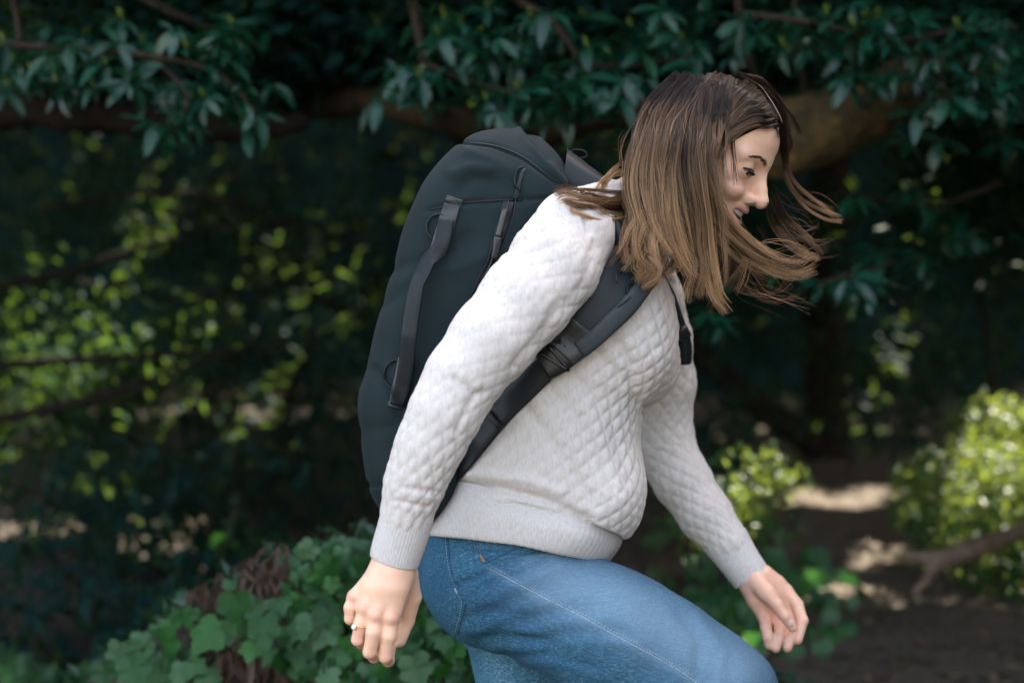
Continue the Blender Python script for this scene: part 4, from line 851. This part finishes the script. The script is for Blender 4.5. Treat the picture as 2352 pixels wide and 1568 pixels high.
def build_body():
    L = []
    for f, lo, hi, h in ((skin_head, HO+np.array([-.30, -.12, -.26]), HO+np.array([.06, .14, .14]), .00125), (near_hand, P(790, 1540, -.27)-.012, P(975, 1180, -.15)+.012, .00115), (far_hand, P(1670, 1505, .09)-.012, P(1870, 1255, .19)+.012, .0012), (body_core, (-.26, -.30, .70), (.36, .30, 1.36), .008)):
        L.append(surfnet(f, lo, hi, h, pad=1.7))
    V, F = joinVF(L); tone = np.tile(np.array([.88, .56, .395]), (len(V), 1)); q = toH(V); a = np.stack([q[:, 0], np.abs(q[:, 1]), q[:, 2]], 1); ishead = np.arange(len(V)) < len(L[0][0])
    def blend(w, col): 
        nonlocal tone; w = np.clip(w, 0, 1)[:, None]; tone = tone*(1-w)+np.array(col)*w
    g = lambda c, r: np.exp(-(((a-np.array(c))/np.array(r))**2).sum(1))*ishead
    blend(.55*g((-20, 36, -42), (22, 20, 16)), (.76, .36, .26)); blend(.4*g((16, 0, -42), (10, 12, 9)), (.80, .45, .34))
    w = q.copy(); w[:, 2] = q[:, 2]-.0095*q[:, 1]**2*np.exp(-(q[:, 1]/40)**2); lips = np.exp(-(((w-np.array([3, 0, -71.5]))/np.array([30, 27, 13.5]))**6).sum(1))*ishead; blend(.5*lips, (.55, .20, .17))
    inner = (np.sqrt((((w-np.array([0, 0, -71.5]))/np.array([13, 25, 6.2]))**2).sum(1)) < 1)*ishead; blend(.9*inner, (.10, .02, .02))
    blend(.45*g((-6, 35, -6), (14, 20, 6)), (.55, .28, .17)); blend(.85*g((9, 6, -53), (4, 3, 3)), (.12, .04, .03)); blend(.4*g((-16, 32, -23), (10, 16, 5)), (.66, .36, .26))
    P2 = toP(V); hand = np.arange(len(V)) >= len(L[0][0])
    for x, y, r in ((808, 1372, 16), (834, 1396, 18), (862, 1414, 20), (899, 1418, 20), (805, 1424, 12), (822, 1466, 13), (849, 1494, 15), (885, 1504, 15), (1766, 1480, 12), (1781, 1487, 12), (1808, 1486, 12), (1832, 1468, 12), (1757, 1400, 30), (1782, 1420, 20)):
        blend(.42*hand*np.exp(-(np.hypot(P2[:, 0]-x, P2[:, 1]-y)/r)**2), (.78, .36, .27))
    farh = hand & (P2[:, 0] > 1600); blend(.30*farh, (.74, .42, .34))
    b = part('body', V, F, M['skin'], person, col=tone); return b, V, F
BODY, BV, BF = build_body(); BB = bvh_of(BV, BF)
def sphere(c, r, nu=20, nv=14, R=None):
    u, v = np.meshgrid(np.linspace(0, 2*math.pi, nu, endpoint=False), np.linspace(0, math.pi, nv), indexing='ij')
    X = np.stack([np.sin(v)*np.cos(u), np.sin(v)*np.sin(u), np.cos(v)], -1)*np.asarray(r); X = X.reshape(-1, 3)
    i, j = np.meshgrid(np.arange(nu), np.arange(nv-1), indexing='ij'); i2 = (i+1) % nu
    F = np.stack([i*nv+j, i*nv+j+1, i2*nv+j+1, i2*nv+j], -1).reshape(-1, 4); return X if R is None else X@R, F
def face_details():
    for sgn in (1, -1):
        X, F = sphere(0, 12.6, 40, 30); gz = nrm(np.array([.94, 0.12*sgn, -.30])); ang = np.degrees(np.arccos(np.clip(nrm(X)@gz, -1, 1)))
        col = np.where((ang < 11)[:, None], (.004, .003, .003), np.where((ang < 29)[:, None], (.05, .028, .014), (.62, .58, .55)))
        V = np.array([H(*(x+np.array([-19.5, 34*sgn, -13.5]))) for x in X]); part('eyeball', V, F, M['eye'], BODY, col=col)
        VF = []; rr = np.random.default_rng(3)
        for t in np.linspace(-1, 1, 40):
            n = 34+14.0*t; u = -15+.14*(n-34)+4.2*math.sqrt(max(0, 1-t*t))+.4; f = -19.5+math.sqrt(max(0, 15.4**2-(n-34)**2-(u+13.5)**2))-.6
            a = np.array([f, n, u]); b = a+np.array([5.0, 2.6*t+1, -3.0]); VF.append(tube(np.array([H(x[0], x[1]*sgn, x[2]) for x in (a, (a+b)/2+np.array([.6, 0, -.6]), b)]), [.00042, .00034, .0001], 4, False))
        la = [H(-19.5+math.sqrt(max(0, 15.8**2-(14.8*t)**2-4))-.5, sgn*(34+14.8*t), -15+.14*14.8*t+4.2*math.sqrt(max(0, 1-t*t))) for t in np.linspace(-1, 1, 17)]
        VF.append(tube(np.array(la), .0011, 5, False)); V, F = joinVF(VF); part('eyelashes', V, F, M['lash'], BODY)
        VF = []; t = rr.random(105); n = 12+36*t; u = 2.5+7.0*np.sin(np.minimum(1, t*1.25)*1.9)-7*np.maximum(0, t-.62)*1.4+rr.normal(size=105)*1.5*(1-.65*t)
        def skin_f(n, u):                                   # march back to the skin
            st = np.linspace(14, -40, 109); g = np.stack([np.broadcast_to(st, (len(n), 109)), np.repeat(n[:, None], 109, 1), np.repeat(u[:, None], 109, 1)], -1).reshape(-1, 3)
            return st[np.argmax(head_mm(g).reshape(len(n), 109) < .1, 1)]
        n2, u2 = n+5.0, u+1.6-4.0*t; f1, f2 = skin_f(n, u)+.3, skin_f(n2, u2)+.3
        for i in range(105):
            a = np.array([f1[i], n[i], u[i]]); b = np.array([f2[i], n2[i], u2[i]])
            VF.append(tube(np.array([H(x[0], x[1]*sgn, x[2]) for x in (a, (a+b)/2+np.array([.5, 0, 0]), b)]), [.00035, .0004, .00012], 4, False))
        V, F = joinVF(VF); part('eyebrow', V, F, M['brow'], BODY)
    V = []; F = []
    for row, u0, hgt in ((1, -67.5, 7.5),):
        for i in range(-5, 6):
            n = i*4.6; f = -2.0-.013*n*n; uu = u0+.0095*n*n*math.exp(-(n/40)**2); X, FF = sphere(0, (3.2, 2.35, hgt/2+1), 10, 8)
            part('tooth', np.array([H(x[0]+f-2, x[1]+n, x[2]+uu) for x in X]), FF, M['tooth'], BODY)
    # nail of the forward thumb
    X, F = sphere(0, (.0066, .0018, .0046), 14, 10); R = np.array(Matrix.Rotation(math.radians(52), 3, 'Y')); c, nn = cast(BB, 1816, 1430)
    if c is not None: part('thumbnail', X@R.T+c+np.array([0, .0005, 0]), F, simple('nail', (.74, .50, .44), .22), BODY)
face_details()
def ring():
    a = P(833, 1440, -.246); c = P(829, 1441, -.243); t = nrm(P(838, 1400, -.236)-P(822, 1464, -.246)); u = nrm(np.cross(t, [0, 1, 0])); v = np.cross(t, u); s = np.linspace(0, 2*math.pi, 40)
    r = root('finger_ring', tuple(c)); tag(r, 'thin gold ring with clear stone on the ring finger of the hanging hand', 'ring')
    V, F = tube(np.array([c+.0100*(np.cos(k)*u+np.sin(k)*v) for k in s]), .0008, 8, False); part('band', V, F, M['gold'], r)
    g, nn = cast(BB, 815, 1439); g = g if g is not None else c; X, F = sphere(0, .0034, 8, 6); part('stone', X+g+np.array([-.001, -.001, 0]), F, M['stone'], r, smooth=False)
    X, F = sphere(0, (.0042, .0026, .0042), 10, 8); part('setting', X+g, F, M['gold'], r)
ring()

# ------------------------------------------------------------------ hair
HV, HF, HC = [], [], []; hn = 0
def hair_cap():
    def f(p):
        q = toH(p); d = cranium(q)-3.2; c = 38.5-(q[:, 2]*.55-q[:, 0]*.83); d = smax(d, c, 5); d = smax(d, -(q[:, 2]+62), 12); return d*.001
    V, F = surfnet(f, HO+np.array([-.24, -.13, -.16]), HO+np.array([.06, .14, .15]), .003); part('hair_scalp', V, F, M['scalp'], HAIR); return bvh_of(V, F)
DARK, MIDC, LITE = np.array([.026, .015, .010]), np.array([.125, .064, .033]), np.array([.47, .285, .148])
def strands(ctrl, n, sp, r=.00042, seg=20, light=.5, trim=.25, wave=.004, root_dark=.25, seed=0, flat=1.0):
    """A lock: n strands round one guide, sp = spread at root, middle and tip (metres)."""
    global hn
    rr = np.random.default_rng(seed+1000); G = catmull(np.array(ctrl), seg); t = np.linspace(0, 1, seg); S = np.interp(t, [0, .5, 1], sp)
    T = nrm(np.gradient(G, axis=0)); u = nrm(np.cross(T, [0, 1, 0.01])); v = np.cross(T, u)
    ncl = max(3, n//16); clump = rr.normal(size=(ncl, 2))*.85; ck = rr.integers(0, ncl, n); ctrim = rr.random(ncl)**2
    off = clump[ck]*np.array([1, .55*flat]); loc = rr.normal(size=(n, 2))*np.array([.17, .14]); ph = rr.random((ncl, 2))*6.28; fq = rr.uniform(3, 7, ncl); lc = np.clip(light+rr.normal(0, .5, ncl), -.5, 1.4)
    ii, jj = np.meshgrid(np.arange(seg-1), np.arange(3), indexing='ij'); j2 = (jj+1) % 3; SF = np.stack([ii*3+jj, ii*3+j2, (ii+1)*3+j2, (ii+1)*3+jj], -1).reshape(-1, 4)
    for i in range(n):
        k = ck[i]; L = 1-trim*(.75*ctrim[k]+.25*rr.random()**2); tt = t*L; g = np.stack([np.interp(tt, t, G[:, c]) for c in range(3)], 1); s = np.interp(tt, t, S)
        o = off[i]+loc[i]*np.interp(tt, [0, .3, .8, 1], [1.6, 1.2, 1, .6])[:, None]; wv = wave*np.sin(tt*fq[k]+ph[k][0])[:, None]*u+wave*.6*np.sin(tt*fq[k]*1.3+ph[k][1])[:, None]*v
        fr = rr.normal(0, .0035)*tt**3
        p = g+u*(o[:, :1]*s[:, None])+v*(o[:, 1:]*s[:, None])+wv*np.clip(tt*3, 0, 1)[:, None]+(u*fr[:, None]+v*rr.normal(0, .003)*(tt**3)[:, None])
        rad = (r*np.interp(t, [0, .1, .75, 1], [.9, 1, .9, .25]))[:, None]
        V = np.stack([p+rad*u, p-rad*.5*u+rad*.87*v, p-rad*.5*u-rad*.87*v], 1).reshape(-1, 3); F = SF
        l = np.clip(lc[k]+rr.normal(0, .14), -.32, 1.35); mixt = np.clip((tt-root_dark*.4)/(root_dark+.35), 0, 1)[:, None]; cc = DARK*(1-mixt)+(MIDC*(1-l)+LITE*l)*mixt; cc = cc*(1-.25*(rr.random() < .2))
        HV.append(V); HF.append(F+hn); HC.append(np.repeat(cc, 3, 0)); hn += len(V)
HAIR = empty('hair'); HAIR.parent = person; HAIR.matrix_parent_inverse = PINV[person.name]
CAPB = hair_cap()
def hz(x, y): return (1261.8+x*.3908, 144.2+y*.3908)          # from the enlarged view to frame pixels
def guide(pts, off=.004):
    """pts: (x, y[, d]) in the enlarged view; without d the point lies on the scalp or just off the clothes."""
    out = []; last = -.04; sq = pts[0][1] < 600
    for p in pts:
        xx = 640-(640-p[0])*.60 if sq and p[0] < 640 and p[1] < 950 else p[0]
        x, y = hz(xx, p[1])
        if len(p) > 2: l = P(x, y, p[2]); last = p[2]
        else:
            l, n = cast(CAPB, x, y, off)
            if l is None: l = P(x, y, last)
            last = l[1]
        s, n = cast(SWB, x, y)
        if s is not None and s[1]-.014 < l[1]: l = P(x, y, s[1]-.014)
        f, n = cast(BB, x, y)
        if f is not None and f[1]-.006 < l[1] and f[1] < .05: l = P(x, y, f[1]-.007)
        out.append(l)
    return out
def all_hair():
    part_line = [(1010, 85), (1100, 95), (1160, 120), (1220, 165), (1265, 225), (1300, 285), (1330, 345)]
    # near side falling from the parting
    for i in range(30):                                          # swept from the parting back across the temple
        a = i/29; px, py = catmull(np.array(part_line, float), 30)[i]
        e = (1020+20*a, 320+115*a); m = (px*.5+e[0]*.5+5, py*.45+e[1]*.55-34)
        strands(guide([(px-6, py+6), (px*.8+e[0]*.2-2, py*.8+e[1]*.2), m, e, (e[0]-65, e[1]+38), (e[0]-130, e[1]+95, -.13)]), 54, (.003, .006, .007), light=.35+.4*((i*7) % 5)/4, trim=.25, wave=.002, root_dark=.6, seed=i, flat=.5)
    LOCKS = [
      ([(1075, 130), (1050, 250), (1030, 370), (1008, 470, -.14), (965, 550, -.145), (945, 640, -.145)], 90, (.004, .007, .003), .7),
      ([(1040, 120), (1005, 260), (985, 400), (945, 500, -.14), (920, 600, -.148), (930, 720, -.148)], 80, (.004, .006, .003), .5),
      ([(1010, 160), (985, 330), (940, 450), (898, 540, -.145), (905, 660, -.145), (955, 800, -.14), (1035, 940, -.135), (1160, 1075, -.13), (1310, 1175, -.13), (1450, 1212, -.13), (1580, 1150, -.13)], 190, (.006, .010, .007), .75),
      ([(980, 150), (930, 330), (880, 480, -.14), (862, 600, -.15), (872, 720, -.15), (920, 850, -.148), (990, 960, -.14), (1105, 1085, -.135), (1240, 1180, -.13), (1400, 1222, -.13)], 150, (.006, .010, .007), .65),
      ([(930, 130), (880, 320), (855, 500, -.14), (865, 640, -.152), (880, 800, -.155), (900, 980, -.15), (915, 1120, -.15), (950, 1280, -.15), (975, 1390, -.15), (1040, 1490, -.15)], 210, (.007, .014, .010), .75),
      ([(900, 120), (840, 300), (795, 470, -.14), (785, 620, -.155), (820, 780, -.158), (850, 920, -.158), (870, 1080, -.155), (900, 1220, -.155), (860, 1340, -.155), (850, 1430, -.155)], 170, (.007, .015, .008), .5),
      ([(860, 110), (770, 290), (710, 460, -.135), (675, 640, -.155), (680, 800, -.165), (705, 960, -.168), (750, 1090, -.168), (810, 1200, -.166), (900, 1300, -.16)], 230, (.007, .014, .009), .8),
      ([(840, 105), (730, 280), (650, 450, -.13), (615, 620, -.15), (630, 780, -.16), (660, 900, -.165), (700, 1020, -.165), (735, 1130, -.165)], 170, (.007, .014, .006), .6),
      ([(800, 110), (660, 280), (570, 440, -.11), (520, 590, -.14), (520, 720, -.155), (560, 850, -.165), (630, 970, -.17), (690, 1090, -.17), (710, 1130, -.17)], 240, (.007, .016, .006), .85),
      ([(760, 110), (610, 290), (530, 430, -.09), (480, 570, -.12), (480, 700, -.14), (510, 820, -.155), (530, 900, -.16), (560, 1010, -.165), (530, 1100, -.17), (500, 1200, -.17)], 200, (.007, .014, .008), .45),
      ([(720, 120), (570, 320), (490, 470, -.05), (460, 600, -.08), (470, 720, -.12), (500, 860, -.15), (480, 980, -.17), (440, 1090, -.18), (350, 1215, -.18)], 130, (.007, .014, .008), .45),
      ([(600, 700, -.12), (560, 850, -.14), (550, 980, -.16), (540, 1100, -.175), (560, 1200, -.175), (500, 1300, -.175)], 120, (.01, .018, .012), .55),
      ([(640, 800, -.12), (600, 950, -.14), (590, 1080, -.16), (530, 1180, -.175), (600, 1230, -.175), (520, 1300, -.175)], 100, (.01, .016, .010), .6),
      ([(700, 900, -.13), (690, 1000, -.14), (680, 1120, -.15), (640, 1230, -.16), (680, 1290, -.16)], 120, (.012, .02, .016), .1),
      ([(800, 900, -.12), (790, 1020, -.13), (790, 1150, -.14), (820, 1260, -.15), (830, 1380, -.15)], 120, (.014, .02, .014), .15),
      ([(600, 690, -.12), (540, 770, -.13), (430, 812, -.13), (300, 812, -.13), (180, 792, -.13), (90, 776, -.13), (40, 800, -.13)], 170, (.008, .007, .003), .65),
      ([(500, 640, -.08), (440, 645, -.10), (380, 665, -.11), (320, 710, -.115), (285, 780, -.12)], 60, (.006, .006, .003), .35),
      ([(520, 740, -.11), (470, 790, -.12), (400, 830, -.125), (330, 838, -.125), (260, 825, -.125)], 70, (.008, .007, .003), .4),
      ([(940, 950, -.12), (960, 1060, -.12), (990, 1150, -.12), (950, 1240, -.12), (900, 1330, -.12), (865, 1430, -.12)], 90, (.010, .014, .010), .35),
      ([(1130, 1000, -.05), (1150, 1120, -.05), (1110, 1230, -.06), (1050, 1330, -.06)], 45, (.010, .014, .012), .2),
    ]
    for k, (g, n, sp, li) in enumerate(LOCKS): strands(guide(g, .009 if k < 2 else .006), int(n*1.05), sp, light=li, seed=100+k, trim=.42 if g[0][1] < 600 else .2, root_dark=(.6 if k < 2 else .3) if g[0][1] < 600 else .04)
    # upper back of the head: many locks combed over the crown
    r = np.random.default_rng(4)
    for i in range(34):
        a = i/33; x0 = 1030-330*a; y0 = 82+60*a+r.uniform(-6, 10); xe = 1000-520*a+r.normal(0, 12); ye = 420+130*a+r.normal(0, 20)
        m1 = (x0*.66+xe*.34-20-45*a, y0*.7+ye*.3-20*(1-a)); m2 = (x0*.32+xe*.68-14-25*a, y0*.34+ye*.66)
        strands(guide([(x0, y0), m1, m2, (xe, ye), (xe-5+25*a, ye+150, -.135), (xe+10+40*a, ye+300, -.15)]), 75, (.004, .007, .010), light=.35+.3*r.random(), trim=.3, wave=.0025, root_dark=.45, seed=300+i, flat=.4)
    # far side blown forward
    strands(guide([(1330, 380, .0), (1365, 560, .03), (1400, 700, .04), (1470, 800, .04), (1560, 870, .04), (1650, 915, .04), (1730, 935, .04)]), 60, (.006, .006, .003), light=.3, seed=500)
    strands(guide([(1300, 800, .05), (1340, 920, .05), (1420, 1020, .05), (1500, 1085, .05), (1570, 1130, .05), (1585, 1165, .05)]), 60, (.010, .012, .008), light=.35, seed=501)
    strands(guide([(1260, 850, .06), (1330, 980, .06), (1430, 1090, .06), (1480, 1150, .06)]), 40, (.012, .014, .014), light=.25, seed=502)
    strands(guide([(1330, 330), (1375, 400, -.03), (1392, 470, -.01), (1370, 560, .02)]), 90, (.005, .007, .006), light=.02, root_dark=.9, seed=503, flat=.5)
    strands(guide([(1240, 190), (1330, 270, -.03), (1390, 380, -.01), (1385, 470, .01)]), 120, (.006, .008, .006), light=.02, root_dark=.9, seed=504, flat=.5)
    strands(guide([(1110, 80), (1230, 130, -.02), (1330, 230, 0), (1390, 350, .02)]), 120, (.006, .008, .006), light=.02, root_dark=.9, seed=505, flat=.5)
    # loose flyaway hairs
    for i in range(46):
        x, y = r.uniform(420, 1000), r.uniform(60, 420); d = r.choice([-1, 1])
        if i < 20: g = [(x, y), (x-60-r.random()*60, y+120), (x-90-r.random()*80, y+260, -.13), (x-100-r.random()*90, y+430, -.14)]
        elif i < 34: x, y = r.uniform(950, 1150), r.uniform(900, 1250); g = [(x, y, -.13), (x+80, y+120, -.13), (x+180+r.random()*120, y+170+r.normal(0, 60), -.12), (x+330+r.random()*200, y+150+r.normal(0, 90), -.11)]
        else: x, y = r.uniform(1300, 1450), r.uniform(700, 1000); g = [(x, y, .04), (x+60, y+80, .04), (x+150, y+150+r.normal(0, 30), .04), (x+280, y+170+r.normal(0, 60), .04)]
        strands(guide(g), 3, (.004, .008, .012), r=.00026, light=.5, seed=600+i)
all_hair()
HAIRV = np.concatenate(HV); HAIRF = np.concatenate(HF)
A_, B_ = cast_line(CAPB, [hz(x, y) for x, y in ((1130, 106), (1175, 130), (1228, 172), (1272, 232), (1308, 292), (1338, 350))], 30, .0075)
tpart('hair_parting', A_, np.interp(np.linspace(0, 1, len(A_)), [0, .5, 1], [.0002, .0005, .0007]), M['part_skin'], HAIR, 6)
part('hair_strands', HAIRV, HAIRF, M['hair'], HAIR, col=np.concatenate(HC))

# ------------------------------------------------------------------ backpack
pack = root('backpack', tuple(P(920, 1190, .0)))
tag(pack, 'large dark slate duffel backpack carried on the woman\'s back', 'backpack')
PD = -.10
LE = [(905, 1205), (868, 1185), (836, 1120), (819, 1010), (811, 920), (828, 855), (858, 740), (894, 610), (922, 512), (968, 412), (1016, 348), (1075, 299), (1135, 281), (1190, 279)]
RI = [(975, 1228), (1005, 1205), (1050, 1150), (1085, 1070), (1112, 980), (1145, 900), (1182, 790), (1222, 690), (1258, 600), (1292, 520), (1312, 455), (1316, 412), (1298, 360), (1255, 306)]
PW = [.05, .105, .135, .140, .142, .142, .142, .142, .142, .142, .138, .125, .10, .055]
def build_pack():
    rings = []
    for l, r, w in zip(LE, RI, PW): a, b = P(*l, PD), P(*r, PD); c = (a+b)/2; c[1] = .012; rings.append((c, (b-a)/2*(1.0), np.array([0, w, 0])))
    V, F, k, n = ringloft(rings, 220, sub=16, nexp=3.4)
    V = np.vstack([V, V[:n].mean(0), V[-n:].mean(0)]); j = np.arange(n); j2 = (j+1) % n; c0, c1 = k*n, k*n+1
    nn = vnormals(V, F); q = toP(V); near = V[:, 1] < 0.0; disp = .0022*vnoise(V, 6, 11)+.0012*vnoise(V, 19, 12)
    def crease(pts, w, dep):
        d = seg2d(q, pts); return np.where(near, np.exp(-(d/w)**2)*dep, 0)
    for pts, w, dep in (([(1040, 326), (1130, 333), (1200, 360), (1260, 405), (1312, 440)], 5, .004), ([(985, 484), (1060, 466), (1150, 460), (1280, 455)], 5, .0035), ([(1187, 285), (1200, 310), (1240, 360), (1290, 420)], 9, -.006), ([(1205, 300), (1260, 365)], 10, .005),
                        ([(1180, 460), (1150, 560), (1085, 700), (1040, 800)], 4, .003), ([(830, 1108), (880, 1118), (960, 1120)], 5, .004), ([(1060, 430), (1090, 410), (1130, 415), (1145, 440)], 16, .004), ([(1040, 400), (1080, 385), (1130, 390)], 14, -.004),
                        ([(1000, 440), (940, 600), (900, 760)], 30, -.003), ([(910, 620), (1000, 590), (1080, 540)], 16, .0035), ([(890, 700), (960, 650)], 14, .003), ([(1040, 620), (1110, 590)], 14, -.003), ([(860, 850), (900, 900), (925, 960)], 12, .005), ([(1180, 390), (1200, 450), (1195, 460)], 8, .004), ([(1080, 350), (1140, 370), (1180, 400)], 14, -.003), ([(835, 990), (900, 980)], 18, .002)):
        disp = disp-crease(pts, w, dep)
    V = V+nn*disp[:, None]
    Fl = [list(f) for f in F]+[[int(j2[i]), int(i), c0] for i in j]+[[(k-1)*n+int(i), (k-1)*n+int(j2[i]), c1] for i in j]
    return part('bag', V, Fl, M['pack'], pack), V, Fl
BAG, PV, PF = build_pack(); PB = bvh_of(PV, PF)
for nm, pts, r in (('top_seam', [(1041, 327), (1130, 334), (1200, 360), (1260, 405), (1308, 438)], .0013), ('side_seam', [(990, 482), (1060, 466), (1150, 460), (1200, 458)], .0011), ('bottom_seam', [(832, 1108), (880, 1117), (920, 1119)], .0011), ('front_seam', [(1185, 440), (1178, 500), (1140, 600), (1090, 700), (1060, 760)], .0011)):
    seam(PB, pts, nm, r, M['pack_dark'], BAG, 44, .0006)
def on_pack(name, pts, width, thick, m, parent, n=40, off=.001, lift=None, wpx=True):
    A, Bn = cast_line(PB, pts, n, off); w = RP(width, -.13)
    if lift is not None: A = A+nrm(Bn*.3+np.array([0, -1, 0]))*np.interp(np.linspace(0, 1, len(A)), *lift)[:, None]
    V, F = ribbon(A, Bn, w, thick); return part(name, V, F, m, parent)
hd = on_pack('handle', [(1026, 505), (1016, 560), (985, 612), (960, 680), (946, 760), (938, 830), (926, 890), (915, 930)], 36, .0035, M['web'], pack, 60, lift=([0, .12, .35, .6, .85, 1], [.003, .010, .024, .024, .008, .003]))
on_pack('handle_patch', [(1046, 455), (1030, 500), (1012, 560), (1004, 582)], 40, .003, M['leather'], hd); on_pack('handle_patch', [(935, 822), (926, 870), (912, 925), (908, 938)], 40, .003, M['leather'], hd)
def d_loop(cx, cy, rx, ry, tilt, parent):
    q = [(cx+rx*math.cos(a)*math.cos(tilt)-ry*math.sin(a)*math.sin(tilt), cy+rx*math.cos(a)*math.sin(tilt)+ry*math.sin(a)*math.cos(tilt)) for a in np.linspace(math.pi*.45, math.pi*1.55, 9)]
    seam(PB, q, 'side_loop', .0016, M['web'], parent, 26, .003)
d_loop(1008, 522, 26, 30, .25, pack); d_loop(912, 858, 26, 32, .25, pack); d_loop(1196, 412, 16, 26, .1, pack)
zp = on_pack('zipper_tape', [(1168, 464), (1150, 530), (1120, 615), (1085, 690), (1050, 770)], 26, .0015, M['web'], pack, 50)
seam(PB, [(1168, 464), (1150, 530), (1120, 615), (1085, 690), (1050, 770)], 'zipper_teeth', .0018, M['black_plastic'], zp, 50, .0022)
pl = on_pack('zipper_pull', [(1160, 482), (1152, 510), (1143, 545)], 14, .004, M['pull'], zp, 14, .004); on_pack('pull_tab', [(1143, 545), (1136, 568), (1128, 592)], 17, .004, M['leather'], zp, 14, .004)
on_pack('corner_panel', [(1202, 388), (1190, 430), (1182, 458)], 10, .0015, M['pack_dark'], pack, 12)
def hang_loop():
    q = [(1308, 372), (1304, 352), (1322, 344), (1342, 347), (1348, 358), (1332, 364), (1316, 358)]; tpart('hang_loop', catmull([P(x, y, .0) for x, y in q], 30), .0010, M['web'], pack, 6)
hang_loop()
def yoke():
    R = []
    for (a, b, w) in (((1280, 470), (1300, 350), .10), ((1330, 490), (1345, 385), .10), ((1390, 500), (1392, 425), .10), ((1420, 520), (1425, 480), .09)): p, q = P(*a, .02), P(*b, .02); R.append(((p+q)/2, (q-p)/2, np.array([0, w, 0])))
    V, F, k, n = ringloft(R, 60, sub=8, nexp=3); part('yoke', V, F, M['pack_dark'], pack)
yoke()
def strap(name, pts, width, thick, m, parent, n=60, off=.003, wob=0):
    A, Bn = cast_line(SWT, pts, n, off)
    for _ in range(30): A[1:-1] = (A[:-2]+2*A[1:-1]+A[2:])/4; Bn[1:-1] = nrm(Bn[:-2]+2*Bn[1:-1]+Bn[2:])
    w = np.interp(np.linspace(0, 1, len(A)), np.linspace(0, 1, len(width)), width)*(D0-.13)/FPX
    A = A+Bn*.002; V, F = ribbon(A, Bn, w, thick)
    if wob: V = V+(wob*vnoise(V, 40, 3))[:, None]*np.array([0, -1, 0])
    return part(name, V, F, m, parent)
ns = strap('shoulder_strap', [(1372, 470), (1412, 520), (1434, 570), (1428, 625), (1395, 690), (1350, 745), (1312, 790), (1290, 815)], [60, 74, 90, 104, 104, 98, 84, 70], .010, M['pack_dark'], pack, 70, .004)
strap('strap_edge', [(1385, 478), (1398, 520), (1404, 560), (1398, 600), (1382, 650)], [8, 10, 12, 10, 8], .0125, M['mesh_blue'], ns, 30, .006)
strap('strap_webbing', [(1470, 655), (1440, 690), (1400, 735), (1365, 770), (1338, 792)], [40, 44, 44, 42, 42], .017, M['web_grey'], ns, 30, .005)
strap('strap_patch', [(1345, 752), (1322, 780), (1292, 812)], [92, 90, 78], .0135, M['leather'], ns, 20, .005, .002)
strap('strap_keeper', [(1462, 640), (1478, 672)], [56, 56], .012, M['black_plastic'], ns, 8, .005)
seam(SWB, [(1440, 655), (1432, 680), (1412, 705), (1390, 740)], 'strap_cord', .0014, M['web'], ns, 24, .022)
tpart('cord_clip', np.array([cast(SWB, x, y, .026)[0] for x, y in ((1412, 640), (1409, 655), (1405, 668))]), .0008, M['pull'], ns, 6)
wb_ = strap('lower_webbing', [(1296, 808), (1262, 838), (1215, 885), (1165, 935), (1110, 1000), (1060, 1060), (1020, 1110)], [58, 58, 60, 64, 72, 78, 80], .004, M['web'], pack, 60, .003, .003)
bk = strap('buckle', [(1300, 806), (1282, 820), (1256, 838)], [70, 76, 72], .013, M['black_plastic'], wb_, 14, .005)
for a, b in (((1262, 796), (1306, 838)), ((1250, 808), (1296, 846))): strap('buckle_bar', [a, b], [7, 7], .0165, M['pull'], bk, 8, .006)
strap('strap_end', [(1150, 962), (1140, 975)], [52, 50], .008, M['web'], wb_, 8, .004)
# strap on the far shoulder, seen along the front of the chest
fs = tpart('shoulder_strap', catmull([P(1480, 600, .08), P(1525, 660, .095), P(1556, 740, .115), P(1572, 790, .125), P(1572, 832, .135)], 24), .011, M['pack_dark'], pack, 10)
tpart('buckle', catmull([P(1562, 752, .105), P(1574, 775, .112)], 6), .010, M['black_plastic'], fs, 8)
